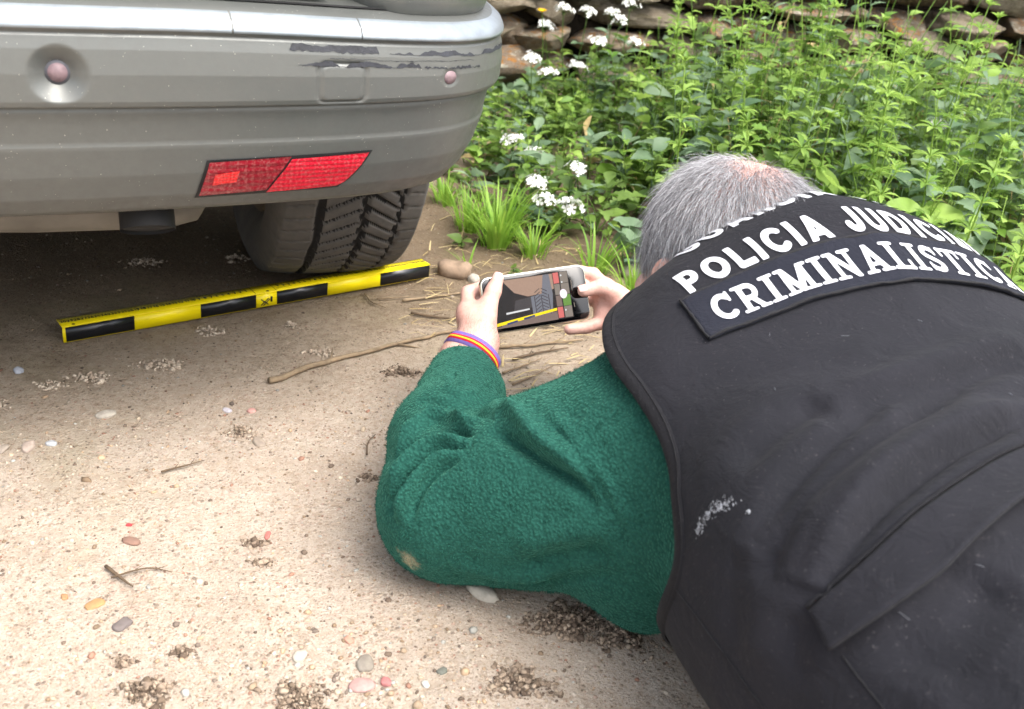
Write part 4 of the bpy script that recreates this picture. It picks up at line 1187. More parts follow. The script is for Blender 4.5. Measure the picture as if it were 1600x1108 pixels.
# ------------------------------------------------------------------ lettering: stroke letters meshed by marching squares, laid on a curved surface
def arc(cx, cy, rx, ry, a0, a1, n=14):
    t = np.radians(np.linspace(a0, a1, n)); return [(cx + rx * math.cos(q), cy + ry * math.sin(q)) for q in t]
h_ = .115        # half stroke of the sans letters
SANS = {
    'P': (.66, [[(h_, 0), (h_, 1)], [(h_, .885), (.36, .885)] + arc(.36, .66, .185, .225, 90, -90) + [(h_, .435)]]),
    'O': (.84, [arc(.42, .5, .305, .385, 0, 360, 28)]),
    'L': (.58, [[(h_, 1), (h_, h_), (.58, h_)]]),
    'I': (.23, [[(h_, 0), (h_, 1)]]),
    'C': (.76, [arc(.42, .5, .305, .385, 48, 312, 22)]),
    'A': (.80, [[(.08, -.1), (.40, .92), (.72, -.1)], [(.22, .26), (.58, .26)]]),
    'J': (.56, [[(.44, 1), (.44, .34)] + arc(.26, .33, .18, .22, 0, -180) ]),
    'U': (.74, [[(h_, 1), (h_, .37)] + arc(.37, .37, .255, .26, 180, 360) + [(.625, 1)]]),
    'D': (.76, [[(h_, h_), (h_, .885), (.34, .885)] + arc(.34, .5, .295, .385, 90, -90) + [(h_, h_)]]),
    'G': (.80, [arc(.42, .5, .305, .385, 48, 350, 24), [(.45, .45), (.72, .45)]]),
    'R': (.72, [[(h_, 0), (h_, 1)], [(h_, .885), (.36, .885)] + arc(.36, .68, .185, .205, 90, -90) + [(h_, .475)], [(.36, .46), (.62, -.1)]]),
    'V': (.74, [[(.06, 1.1), (.37, .06), (.68, 1.1)]]),
    ' ': (.30, []),
}
g_ = .105        # slab letters: thick stems, slab feet
def slab(x0, x1, y): return [(x0, y), (x1, y)]
SLAB = {
    'C': (.80, [(arc(.44, .5, .30, .39, 50, 310, 22), .098), ([(.69, .66), (.69, .95)], .05)]),
    'R': (.86, [([(.20, 0), (.20, 1)], .094), ([(.2, .92), (.46, .92)] + arc(.46, .70, .185, .21, 90, -90) + [(.2, .49)], .085), ([(.46, .48), (.70, .0)], .089), (slab(.02, .40, .05), .055), (slab(.58, .86, .05), .055), (slab(.02, .3, .95), .055)]),
    'I': (.44, [([(.22, 0), (.22, 1)], .098), (slab(.03, .41, .05), .055), (slab(.03, .41, .95), .055)]),
    'M': (1.06, [([(.20, 0), (.20, 1)], .075), ([(.20, .98), (.53, .08), (.86, .98)], .095), ([(.86, 0), (.86, 1)], .089), (slab(.03, .37, .05), .055), (slab(.67, 1.04, .05), .055), (slab(.03, .24, .95), .055), (slab(.84, 1.04, .95), .055)]),
    'N': (.92, [([(.20, 0), (.20, 1)], .075), ([(.20, .98), (.72, .06)], .089), ([(.72, 0), (.72, 1)], .075), (slab(.03, .37, .05), .055), (slab(.55, .89, .95), .055), (slab(.03, .24, .95), .055)]),
    'A': (.88, [([(.16, -.02), (.43, .96)], .075), ([(.43, .96), (.72, -.02)], .094), ([(.24, .30), (.62, .30)], .06), (slab(.0, .33, .05), .055), (slab(.53, .88, .05), .055)]),
    'L': (.72, [([(.20, 0), (.20, 1)], .094), (slab(.03, .66, .06), .065), (slab(.03, .40, .95), .055), ([(.64, .05), (.64, .32)], .05)]),
    'S': (.70, [(arc(.35, .715, .225, .20, 40, 200, 12) + [(.2, .60), (.5, .42)] + arc(.35, .285, .235, .20, 10, -150, 12), .089), ([(.57, .70), (.57, .93)], .045), ([(.12, .08), (.12, .32)], .045)]),
    'T': (.80, [([(.40, 0), (.40, 1)], .094), (slab(.04, .76, .94), .062), ([(.07, .70), (.07, .96)], .05), ([(.73, .70), (.73, .96)], .05), (slab(.22, .58, .05), .055)]),
}
def stroke_field(X, Y, strokes):
    P = np.c_[X.ravel(), Y.ravel()]; d = np.full(len(P), 9.0)
    for pts, hw in strokes:
        dd, _ = poly_dist(P, np.array(pts, float)); d = np.minimum(d, dd - hw)
    return np.maximum(np.maximum(d, -P[:, 1]), P[:, 1] - 1).reshape(X.shape)
def march(strokes, wd, res=.04, pad=.0):
    xs = np.arange(-pad - res, wd + pad + 2 * res, res); ys = np.arange(-2 * res, 1 + 3 * res, res)
    X, Y = np.meshgrid(xs, ys, indexing='ij'); f = stroke_field(X, Y, strokes)
    V, Fc, idx = [], [], {}
    def vid(key, p):
        if key not in idx: idx[key] = len(V); V.append(p)
        return idx[key]
    for i in range(len(xs) - 1):
        for j in range(len(ys) - 1):
            c = [(i, j), (i + 1, j), (i + 1, j + 1), (i, j + 1)]; v = [f[q] for q in c]
            if min(v) > 0: continue
            poly = []
            for k in range(4):
                a, b = c[k], c[(k + 1) % 4]; va, vb = v[k], v[(k + 1) % 4]
                if va <= 0: poly.append(vid(a, (xs[a[0]], ys[a[1]])))
                if (va <= 0) != (vb <= 0):
                    t = va / (va - vb); key = (a, b) if a < b else (b, a)
                    poly.append(vid(key, (xs[a[0]] + t * (xs[b[0]] - xs[a[0]]), ys[a[1]] + t * (ys[b[1]] - ys[a[1]]))))
            if len(poly) >= 3: Fc.append(poly)
    return np.array(V) if V else np.zeros((0, 2)), Fc
GL = {}
def glyph(font, ch, res=.04):
    k = (id(font), ch, res)
    if k not in GL:
        wd, st = font[ch]
        st = [(s, h_) if not (isinstance(s, tuple) and isinstance(s[1], float)) else s for s in st]
        GL[k] = (wd,) + march(st, wd, res)
    return GL[k]

# vest back as a map  (s across by arc length, t along the spine)  ->  point, normal
AL = np.linspace(-.19, .19, 77); AA = np.linspace(-.50, .13, 85)
ZT = np.full((len(AA), len(AL)), np.nan)
for i, a in enumerate(AA):
    for j, l in enumerate(AL):
        hit = VT.ray_cast((l, a, 1.0), (0, 0, -1))
        if hit[0] is not None: ZT[i, j] = hit[0].z
for i in range(len(AA)):
    g = np.isfinite(ZT[i])
    if g.sum() > 2: ZT[i] = np.interp(AL, AL[g], ZT[i][g])
    else: ZT[i] = ZT[i - 1]
AR = np.zeros_like(ZT); mid = len(AL) // 2
seg = np.hypot(np.diff(AL)[None], np.diff(ZT, axis=1)); AR[:, 1:] = np.cumsum(seg, axis=1); AR -= AR[:, mid:mid + 1]
def vest_pt(s, t, off=.0):
    s = np.asarray(s, float); t = np.asarray(t, float)
    out = np.zeros((len(s), 3))
    fi = np.clip((t - AA[0]) / (AA[1] - AA[0]), 0, len(AA) - 1.001); i0 = fi.astype(int); fr = fi - i0
    for k in range(len(s)):
        r = AR[i0[k]] * (1 - fr[k]) + AR[i0[k] + 1] * fr[k]; z = ZT[i0[k]] * (1 - fr[k]) + ZT[i0[k] + 1] * fr[k]
        l = np.interp(s[k], r, AL); out[k] = (l, t[k], np.interp(l, AL, z))
    if off:
        for k in range(len(s)):
            _, n, _, _ = VT.find_nearest(tuple(out[k])); n = np.array(n); n = n if n[2] > 0 else -n; out[k] += n * off
    return out
def write(text, font, name, x0, y0, hgt, track, xs, off, m, parent, arch=lambda u: 0.0, total=None):
    """letters as one mesh each, laid on the vest"""
    adv = [font[c][0] * xs * hgt + track for c in text]; W_ = sum(adv) - track
    x = x0 - W_ / 2
    for c, a in zip(text, adv):
        wd, V, Fc = glyph(font, c)
        if len(V):
            s = x + V[:, 0] * hgt * xs; t = y0 + V[:, 1] * hgt + np.array([arch(q) for q in s])
            link(name, vest_pt(s, t, off), Fc, m, parent)
        x += a
    return W_

# printed rows and the sewn patch
TILT = lambda s: -.12 * s
write('GUARDIA CIVIL', SANS, 'print_letter', .0, .050, .036, .0055, .76, .0012, 'print', vest, TILT)
write('POLICIA JUDICIAL', SANS, 'print_letter', .000, -.0195, .0385, .0056, .74, .0012, 'print', vest, TILT)
PS0, PS1, PT0, PT1 = -.183, .172, -.0855, -.0245
ns_, nt2 = 90, 18
us = np.linspace(PS0, PS1, ns_); ts = np.linspace(PT0, PT1, nt2)
S2, T2 = np.meshgrid(us, ts, indexing='ij'); T0_ = T2.copy()
T2 = T2 + .0016 * vnoise(np.c_[S2.ravel() * 26, T2.ravel() * 0, T2.ravel() * 0], 1, 8, 2).reshape(S2.shape) * (np.abs(T2 - (PT0 + PT1) / 2) > .028)
T2 = T2 + TILT(S2)
edge = np.minimum.reduce([(S2 - PS0), (PS1 - S2), (T0_ - PT0) * 1.0, (PT1 - T0_) * 1.0])
off2 = .0038 + .0015 * np.exp(-((T0_ - PT0) / .006) ** 2) * (1 + vnoise(np.c_[S2.ravel(), S2.ravel() * 0, S2.ravel() * 0], 60, 3, 2).reshape(S2.shape)) - .0006 * np.exp(-((edge - .004) / .0012) ** 2)
base2 = vest_pt(S2.ravel(), T2.ravel(), .003)
nb_ = vest_pt(S2.ravel(), T2.ravel(), .013) - base2; nb_ /= np.linalg.norm(nb_, axis=1)[:, None]
Vp = base2 + nb_ * (off2.ravel() - .003)[:, None]
patch = link('name_patch', Vp, grid_faces(ns_, nt2), 'patch_cloth', vest)
md = patch.modifiers.new('thickness', 'SOLIDIFY'); md.thickness = .0032; md.offset = -1 if False else -1
PVT = BVHTree.FromPolygons([tuple(v) for v in Vp], grid_faces(ns_, nt2).tolist())
# thread edge all round
loop = [i * nt2 for i in range(ns_)] + [(ns_ - 1) * nt2 + j for j in range(1, nt2)] + [i * nt2 + nt2 - 1 for i in range(ns_ - 2, -1, -1)] + [j for j in range(nt2 - 2, 0, -1)]
lpP = Vp[loop] - nb_[loop] * .0008; lpP = np.vstack([lpP, lpP[:1]])
rad = .0014 * (1 + .35 * vnoise(np.arange(len(lpP))[:, None] * np.array([[.9, 0, 0]]), 1, 2, 1))
link('stitched_edge', *tube(lpP, rad, 6, False), 'thread_black', patch)
def write_patch(text, s0, s1, t0, hgt):
    adv = [SLAB[c][0] for c in text]; tr = .10; tot = sum(adv) + tr * (len(text) - 1); k = (s1 - s0) / tot; x = s0
    for c, a in zip(text, adv):
        wd, V, Fc = glyph(SLAB, c)
        s = x + V[:, 0] * k; t = t0 + V[:, 1] * hgt + TILT(s)
        P = vest_pt(s, t, .003); Q = vest_pt(s, t, .02); out = []
        for p, q in zip(P, Q):
            n = (q - p) / np.linalg.norm(q - p)
            h2 = PVT.ray_cast(tuple(p + n * .012), tuple(-n)); out.append((np.array(h2[0]) if h2[0] is not None else p) + n * .0009)
        link('patch_letter', np.array(out), Fc, 'print', patch)
        x += (a + tr) * k
write_patch('CRIMINALISTICA', -.166, .162, -.0735, .0345)

# ---- pocket flap across the lower back, seams, smear, strap
def sheet(name, m, pts_fn, nu, nv, parent, thick=.002):
    V = np.array([pts_fn(u, v) for u in np.linspace(0, 1, nu) for v in np.linspace(0, 1, nv)])
    o = link(name, V, grid_faces(nu, nv), m, parent); md = o.modifiers.new('thickness', 'SOLIDIFY'); md.thickness = thick; md.offset = 0; return o
def vp1(s, t, off): return vest_pt(np.array([s]), np.array([t]), off)[0]
FT = catmull([(-.250, -.336, .258), (-.216, -.338, .293), (-.157, -.324, .319), (-.076, -.304, .333), (-.01, -.297, .335), (.06, -.296, .334), (.13, -.305, .322), (.19, -.320, .30)], 10)
FB = catmull([(-.253, -.371, .252), (-.216, -.374, .287), (-.165, -.368, .315), (-.098, -.348, .328), (-.01, -.338, .333), (.065, -.337, .332), (.138, -.346, .320), (.20, -.360, .295)], 10)
def on_vest(p, off):
    c, n, _, _ = VT.find_nearest(tuple(p)); n = np.array(n); o_ = np.array(p) - np.array([0, -.3, .15]); n = n if n @ o_ > 0 else -n
    return np.array(c) + n * off
def flap_raw(u, v):
    i = u * (len(FT) - 1); k = min(int(i), len(FT) - 2); a = FT[k] + (FT[k + 1] - FT[k]) * (i - k); b = FB[k] + (FB[k + 1] - FB[k]) * (i - k)
    r = .10 * (v ** 6) * (1 if u < .05 else 0) * (.05 - u) / .05
    p = a + (b - a) * (v - r)
    return on_vest(p, .0050 + .0105 * v ** 1.4 + .0010 * math.sin(u * 9) * v)
FLG = np.array([[flap_raw(u, v) for v in np.linspace(0, 1, 14)] for u in np.linspace(0, 1, 90)])
for _ in range(14): FLG[1:-1] = (FLG[:-2] + 2 * FLG[1:-1] + FLG[2:]) / 4          # stiff folded cloth
def flap_pt(u, v):
    i, j = u * 89, v * 13; a, b = min(int(i), 88), min(int(j), 12); fi_, fj_ = i - a, j - b
    return (FLG[a, b] * (1 - fj_) + FLG[a, b + 1] * fj_) * (1 - fi_) + (FLG[a + 1, b] * (1 - fj_) + FLG[a + 1, b + 1] * fj_) * fi_
flap = sheet('pocket_flap', 'vest_cloth', flap_pt, 90, 14, vest, .0042)
def seam(pts, off=.0006, r=.0008, m='thread_black', nm='seam', amp=0.0):
    P = np.array([on_vest(p, off) for p in catmull(pts, 10)]); link(nm, *tube(P, r, 5), m, vest)
seam(FT[::6] + [0, .0045, 0], .0030, .0016, 'binding_cloth', 'flap_welt')
link('flap_stitching', *tube(np.array([flap_pt(u, .84) + [0, 0, .0019] for u in np.linspace(.02, 1, 70)]), .0006, 4), 'thread_black', flap)
seam([(-.262, -.205, .180), (-.265, -.26, .182), (-.266, -.297, .179), (-.265, -.332, .176), (-.264, -.42, .17)])
seam([(-.25, -.37, .251), (-.25, -.391, .248), (-.25, -.412, .246), (-.25, -.46, .24)], .0004, .0006)
# chalky smear and lint on the side of the vest
q = np.random.default_rng(17); b = MB()
for k in range(260):
    t = q.random(); c = catmull([(-.257, -.213, .236), (-.251, -.215, .253), (-.248, -.221, .262), (-.243, -.229, .272)], 8)[int(t * 24)]
    p = on_vest(c + q.normal(0, .0024, 3) * (.4 + abs(math.sin(t * 9))), .0005); r = q.uniform(.00018, .00055)
    b.add(ICO0[0] * r * np.array([.6, .9, 2.2]) + p, ICO0[1])
for k in range(10): p = on_vest(np.array((-.242, -.245, .273)) + q.normal(0, .0012, 3), .0008); b.add(ICO0[0] * q.uniform(.0004, .0009) + p, ICO0[1])
sm_ = b.build('chalk_smear', 'white_smear', vest); sm_['kind'] = 'stuff'
b = MB()
for k in range(16):
    p = on_vest(np.array((q.uniform(-.25, .1), q.uniform(-.42, -.08), .33)), .0008); a = q.uniform(0, 6.28); L = q.uniform(.002, .007); d = np.array([math.cos(a), math.sin(a), 0]) * L; e_ = np.array([-math.sin(a), math.cos(a), 0]) * L * q.uniform(-.4, .4)
    P = np.array([on_vest(p + d * t + e_ * math.sin(3.14 * t), .0009) for t in np.linspace(-.5, .5, 5)]); b.add(*tube(P, .00011, 4))
ln_ = b.build('lint', 'white_smear', vest); ln_['kind'] = 'stuff'


# ---- trousers and boots (behind the camera's right edge)
def trouser_sdf(P):
    d = torso(P, .006, 2.6, -.50, -.80)
    for s_ in (-1, 1):
        d = smin(d, chain(P, [(s_ * .09, -.70, .165), (s_ * .115, -1.13, .075), (s_ * .12, -1.50, .065)], (.125, .078, .062), .03), .05)
    d = np.maximum(d, P[:, 1] + .52); d = np.maximum(d, -1.52 - P[:, 1])
    return -smin(-d, P[:, 2] - .002, .01)
V, Fq = sdf_mesh(trouser_sdf, (-.34, -1.60, -.02), (.34, -.46, .40), .010)
V = smooth(V, Fq, 3); N = vnormals(V, Fq); V = V + N * (.005 * vnoise(V, 11, 61, 3))[:, None]; V[:, 2] = np.maximum(V[:, 2], .001)
link('trousers', V, Fq, 'trouser_cloth', PERSON)
for s_ in (-1, 1):
    def boot(P):
        d = chain(P, [(s_ * .12, -1.44, .066), (s_ * .122, -1.57, .062)], (.056, .052))
        d = smin(d, chain(P, [(s_ * .122, -1.57, .085), (s_ * .135, -1.64, .030)], (.050, .034)), .03)
        return np.maximum(smin(d, ell(P, (s_ * .135, -1.60, .055), (.048, .075, .055)), .03), .002 - P[:, 2])
    V, Fq = sdf_mesh(boot, (s_ * .12 - .13, -1.75, -.02), (s_ * .12 + .13, -1.36, .2), .006)
    link('boot', smooth(V, Fq, 2), Fq, 'boot_black', PERSON)

# ---- hair
def hair_obj(name, roots, pts, rad, m, parent):
    """pts (n, k, 3) strand points"""
    n, k = pts.shape[:2]
    hc = bpy.data.hair_curves.new(name); hc.add_curves([k] * n)
    hc.points.foreach_set('position', pts.reshape(-1).astype(np.float32))
    hc.points.foreach_set('radius', np.broadcast_to(rad, (n, k)).reshape(-1).astype(np.float32))
    hc.materials.append(MATS[m]); o = bpy.data.objects.new(name, hc); col.objects.link(o); o.parent = parent; return o
Nb = vnormals(Vb_, Fb_)
q = ((Vb_ - HC) @ HR) / HS
scalp = (np.linalg.norm((q - np.array([0, -.02, .01])), axis=1) < .135)
face = (q[:, 1] > .062 - np.clip((q[:, 2] - .05) * .5, -.2, .05)) | ((q[:, 2] < -.01) & (q[:, 1] > .018)) | (q[:, 2] < -.092)
ear_ = (np.abs(q[:, 0]) > .0795) & (q[:, 2] < .005) & (q[:, 1] > -.03)
scalp &= ~face & ~ear_ & (np.linalg.norm(Vb_ - HC, axis=1) < .14)
fa = scalp[Fb_].all(1); Fs = Fb_[fa]; print('scalp faces', len(Fs))
crown = np.array([.028, -.026, .098])
NH = 34000
fi = rng.integers(0, len(Fs), NH); b1, b2 = rng.random(NH), rng.random(NH)
A_, B_, C_, D_ = (Vb_[Fs[fi, k]] for k in range(4))
root = (A_ * (1 - b1)[:, None] + B_ * b1[:, None]) * (1 - b2)[:, None] + (D_ * (1 - b1)[:, None] + C_ * b1[:, None]) * b2[:, None]
nr = Nb[Fs[fi, 0]]; ql = ((root - HC) @ HR) / HS
dc = np.linalg.norm(ql - crown, axis=1)
keep = rng.random(NH) < np.clip((dc - .022) / .048, .10, 1)
root, nr, ql, dc = root[keep], nr[keep], ql[keep], dc[keep]; n = len(root)
# comb: away from the crown whorl and down, with a little swirl
away = ql - crown; away /= np.linalg.norm(away, axis=1)[:, None] + 1e-9
nl = nr @ HR
fl = away + .35 * np.cross(nl, away); fl[:, 2] -= .35; fl += .30 * vnoise(ql, 45, 9, 2)[:, None] * rng.normal(0, 1, (n, 3)) + .24 * rng.normal(0, 1, (n, 3))
fl -= nl * (fl * nl).sum(1)[:, None]; fl /= np.linalg.norm(fl, axis=1)[:, None] + 1e-9
fl = fl @ HR.T
ln = (.017 + .007 * rng.random(n)) * np.where(ql[:, 2] < -.04, .6, 1.0) * np.clip(.55 + dc * 8, .6, 1)
K = 6; pts = np.zeros((n, K, 3)); lift = .60 + .32 * rng.random(n); wild = rng.random(n) < .05; ln = np.where(wild, ln * 1.35, ln); lift = np.where(wild, 1.1, lift)
for k in range(K):
    t = k / (K - 1)
    pts[:, k] = root + nr * (ln * lift * (t - .50 * t * t))[:, None] + fl * (ln * (.42 * t + .55 * t * t))[:, None]
    pts[:, k, 2] -= .0022 * t * t
pts += (.0009 * rng.normal(0, 1, (n, 1, 3))) * np.linspace(0, 1, K)[None, :, None] ** 2 * 2
hair_obj('hair', root, pts, np.linspace(.00015, .00006, K)[None], 'hair', PERSON)
# arm hair on the bare wrist
wm = (np.linalg.norm(Vb_ - (np.array(WRL) * .4 + ph(-97, -43, 24) * .6), axis=1) < .042)
idx = np.nonzero(wm)[0]; idx = rng.choice(idx, min(420, len(idx)), False)
ax = ph(-85, -10, 10) - np.array(WRL); ax /= np.linalg.norm(ax)
pts = np.stack([Vb_[idx] + Nb[idx] * .0002, Vb_[idx] + Nb[idx] * .0022 + ax * .003 + .001 * rng.normal(0, 1, (len(idx), 3)), Vb_[idx] + Nb[idx] * .0028 + ax * .0075 + .002 * rng.normal(0, 1, (len(idx), 3))], 1)
hair_obj('arm_hair', None, pts, np.array([[.00006, .00005, .00003]]), 'arm_hair', PERSON)
# fleece pile
fj = rng.integers(0, len(Fj), 80000); b1, b2 = rng.random(len(fj))[:, None], rng.random(len(fj))[:, None]
A_, B_, C_, D_ = (Vj[Fj[fj, k]] for k in range(4))
root = (A_ * (1 - b1) + B_ * b1) * (1 - b2) + (D_ * (1 - b1) + C_ * b1) * b2
ok = (root[:, 0] < .0) & (root[:, 2] > .004); ok &= ~((root[:, 0] > -.18) & (root[:, 1] < .02)); root = root[ok]; nr = vnormals(Vj, Fj)[Fj[fj[ok], 0]]
tilt = np.stack([vnoise(root, 120, 71), vnoise(root, 120, 72), vnoise(root, 120, 73)], 1)
pts = np.stack([root - nr * .0004, root + nr * .0010 + tilt * .0008, root + nr * .0014 + tilt * .0018 + .0004 * rng.normal(0, 1, root.shape)], 1)
pile = hair_obj('fleece_pile', None, pts, np.array([[.00022, .00018, .00008]]), 'fleece_pile', jacket); pile['kind'] = 'stuff'

# ---- wrist bands
hand0 = ph(-97, -43, 24)
ax = hand0 - np.array(WRL); ax /= np.linalg.norm(ax)
u_ = np.cross(ax, [0, 0, 1]); u_ /= np.linalg.norm(u_); v_ = np.cross(u_, ax)
def band(name, m, p0, wd, r, thick, wob=.0008):
    th = np.linspace(0, 2 * np.pi, 48, endpoint=False); V = []
    for t in th:
        rr = None
        dirn = u_ * math.cos(t) + v_ * math.sin(t)
        c = np.array(WRL) + ax * p0
        lo, hi = 0.0, .06                                                # find the arm surface along this ray
        for _ in range(18):
            md_ = (lo + hi) / 2
            if body_sdf((c + dirn * md_)[None].astype(np.float32))[0] < 0: lo = md_
            else: hi = md_
        for a, b in ((-wd / 2, .0004), (-wd / 2, thick), (wd / 2, thick), (wd / 2, .0004)):
            V.append(c + dirn * (lo + b + .0012) + ax * (a + .0016 * math.sin(t * 2 + 1)))
    n = len(th); Fq = grid_faces(n, 4).tolist() + [((n - 1) * 4 + j, j, j + 1, (n - 1) * 4 + j + 1) for j in range(3)]
    return link(name, np.array(V), Fq, m, PERSON)
bnd = band('wrist_band', 'band_purple', .014, .017, .03, .0016); bnd['label'] = 'woven wristband, purple with a red and yellow stripe'
band('band_stripe', 'band_red', .014, .0072, .03, .0021)
for k in range(14):
    pass
band('band_stripe', 'band_yellow', .014, .0020, .03, .0025)
for ang, l in ((1.1, .017), (.25, .013)):
    dirn = u_ * math.cos(ang) + v_ * math.sin(ang)
    c = np.array(WRL) + ax * .002
    pts_ = [c + dirn * .031 - ax * .004, c + dirn * .0335 + ax * .008, c + dirn * .0345 + ax * (.008 + l * .8)]
    link('band_cord', *tube(catmull(pts_, 5), .0011, 6), 'band_cord', PERSON)

# ------------------------------------------------------------------ phone held by the person
PW = Matrix(((*E1, 0), (*E2, 0), (*E3, 0), (0, 0, 0, 1)))
RZ = np.array(Matrix.Rotation(BETA, 3, 'Z'))
def w_of(p): return BO + RZ @ np.asarray(p)
PHONE = empty('phone'); Mx = np.eye(4); Mx[:3, :3] = RZ @ PH; Mx[:3, 3] = w_of(PC); PHONE.matrix_world = Matrix(Mx.tolist())
tag(PHONE, 'phone held up in both hands with its camera view on screen', 'phone')
def rrect(w_, h2, r, n=8):
    P = []
    for cx, cy, a0 in ((w_ - r, h2 - r, 0), (-w_ + r, h2 - r, 90), (-w_ + r, -h2 + r, 180), (w_ - r, -h2 + r, 270)):
        P += arc(cx, cy, r, r, a0, a0 + 90, n)
    return np.array(P)
def slab_mesh(name, m, w_, h2, r, z0, z1, bev, parent):
    rings = [(w_ - bev, h2 - bev, z0), (w_ - bev * .3, h2 - bev * .3, z0 + bev * .3), (w_, h2, z0 + bev), (w_, h2, z1 - bev), (w_ - bev * .3, h2 - bev * .3, z1 - bev * .3), (w_ - bev, h2 - bev, z1)]
    V = []; k = 0
    for a, b, z in rings: o = rrect(a, b, r); k = len(o); V += [(x, y, z) for x, y in o]
    Fq = grid_faces(len(rings), k, True).tolist(); Fq = [f[::-1] for f in Fq] + [tuple(range(k))[::-1], tuple((len(rings) - 1) * k + j for j in range(k))]
    return link(name, np.array(V), Fq, m, parent)
slab_mesh('phone_frame', 'phone_frame', .0745, .0372, .0105, -.0041, .0036, .0016, PHONE)
slab_mesh('back_glass', 'phone_back', .0728, .0355, .0095, -.0049, -.0038, .0004, PHONE)
glass = slab_mesh('screen_glass', 'phone_black', .0725, .0352, .0095, .0034, .00425, .0003, PHONE)
def scr(m, x0, y0, x1, y1, z, pts=None):
    P = pts if pts is not None else [(x0, y0), (x1, y0), (x1, y1), (x0, y1)]
    link('screen_picture', np.array([(a, b, .00425 + z * .00006) for a, b in P]), [tuple(range(len(P)))], m, glass, False)
X0, X1, XR = -.064, .0262, .0485
scr('scr_dark', 0, 0, 0, 0, 1, [(X0, -.031), (XR, -.031), (XR, .031), (X0, .031)])
# live picture: wall on top, bumper, tread, scale bar, ground
scr('scr_wall', 0, 0, 0, 0, 2, [(-.045, .030), (X1, .030), (X1, .010), (.008, .006), (-.012, .005), (-.03, .012)])
scr('scr_bumper', 0, 0, 0, 0, 2, [(-.034, -.012), (-.008, -.010), (-.008, .004), (-.03, .002)])
scr('scr_sky', 0, 0, 0, 0, 3, [(-.045, -.012), (-.012, -.0105), (-.012, -.0125), (-.045, -.0145)])
scr('scr_tread', 0, 0, 0, 0, 3, [(-.0080, -.024), (.020, -.021), (.0235, .004), (.0215, .030), (.0130, .030), (.008, .006), (-.0080, .004)])
for i in range(7):
    y = -.019 + i * .0045
    scr('scr_groove', 0, 0, 0, 0, 4, [(-.002, y), (.0055, y + .0045), (.0055, y + .0056), (-.002, y + .0011)])
    scr('scr_groove', 0, 0, 0, 0, 4, [(.0075, y + .0045), (.0155, y), (.0155, y + .0011), (.0075, y + .0056)])
for x in (-.0035, .0062, .0165): scr('scr_groove', x, -.022, x + .0011, .004, 5)
scr('scr_ground', 0, 0, 0, 0, 6, [(X0, -.031), (X1, -.031), (X1, -.0235), (X0, -.0295)])
scr('scr_ground', 0, 0, 0, 0, 5, [(X0 + .01, -.030), (X1, -.0300), (X1, -.0200), (X0 + .01, -.0270)])
scr('scr_yellow', 0, 0, 0, 0, 7, [(X0, -.0285), (X1, -.0190), (X1, -.0155), (X0, -.0245)])
scr('scr_blue', 0, 0, 0, 0, 8, [(-.046, -.0278), (-.031, -.0256), (-.031, -.0233), (-.046, -.0254)])
scr('scr_blue', 0, 0, 0, 0, 8, [(-.022, -.0242), (-.006, -.0222), (-.006, -.0199), (-.022, -.0220)])
# right strip: thumbnails and shutter
for i, m in enumerate(('scr_pink', 'scr_pebble', 'scr_ground', 'scr_pink')):
    y1 = .0305 - i * .0152
    scr(m, X1 + .0009, y1 - .0142, X1 + .0088, y1, 2)
for i, m in enumerate(('scr_pebble', 'scr_pebble', 'scr_green', 'scr_pebble')):
    y1 = .0305 - i * .0152
    scr(m, X1 + .0104, y1 - .0146, XR - .0006, y1, 2)
scr('scr_white', 0, 0, 0, 0, 6, [(.0385 + .0052 * math.cos(t), .0015 + .0062 * math.sin(t)) for t in np.linspace(0, 2 * np.pi, 24, endpoint=False)])
for y in (.026, .017, -.020): scr('scr_sky', 0, 0, 0, 0, 6, [(.0385 + .0012 * math.cos(t), y + .0012 * math.sin(t)) for t in np.linspace(0, 2 * np.pi, 10, endpoint=False)])
for y0, y1 in ((-.018, -.012), (.004, .018)): scr('scr_pebble', .0512, y0, .0522, y1, 6)
bumpc = slab_mesh('camera_block', 'phone_back', .014, .014, .006, -.0062, -.0048, .0005, PHONE)
for v in bumpc.data.vertices: v.co.x -= .052; v.co.y += .016
for cx, cy in ((-.058, .022), (-.046, .010)):
    th = np.linspace(0, 2 * np.pi, 18, endpoint=False)
    V = [(cx + .0052 * math.cos(t), cy + .0052 * math.sin(t), z) for z in (-.0062, -.0072) for t in th]
    link('camera_lens', np.array(V), grid_faces(2, 18, True).tolist() + [tuple(range(18, 36))[::-1]], 'phone_black', PHONE)

# ------------------------------------------------------------------ forensic scale bar on the ground
A0 = np.array([-.629, 1.272]); B0 = np.array([-.160, 1.668]); LB = float(np.linalg.norm(B0 - A0)); ANG = math.atan2(B0[1] - A0[1], B0[0] - A0[0])
BAR = empty('scale_bar', (A0[0], A0[1], .002), ANG)
tag(BAR, 'yellow and black angled forensic scale bar lying against the tyre', 'ruler')
DP, HT = .029, .0245
m_ = MB(); m_.box((0, 0, HT - .0016), (LB, DP, HT)); m_.build('top_flange', 'bar_yellow', BAR, False)
m_ = MB(); m_.box((0, 0.0004, 0), (LB, .0018, HT - .0018)); m_.build('front_flange', 'bar_yellow', BAR, False)
w0 = LB / .615
xs = np.array([.0035, .1, .2, .29, .325, .415, .515, .6145]) * w0
for i, (a, b) in enumerate(zip(xs[:-1], xs[1:])):
    m_ = MB(); m_.box((a + .0003, -.0006, .0012), (b - .0003, .0002, HT - .0016))
    m_.build('colour_block', 'bar_yellow_face' if i in (1, 3, 5) else 'bar_black', BAR, False)
m_ = MB()
c0, c1 = xs[3], xs[4]
hl = (LB - (c1 - c0)) / 2; st = hl / 30.6
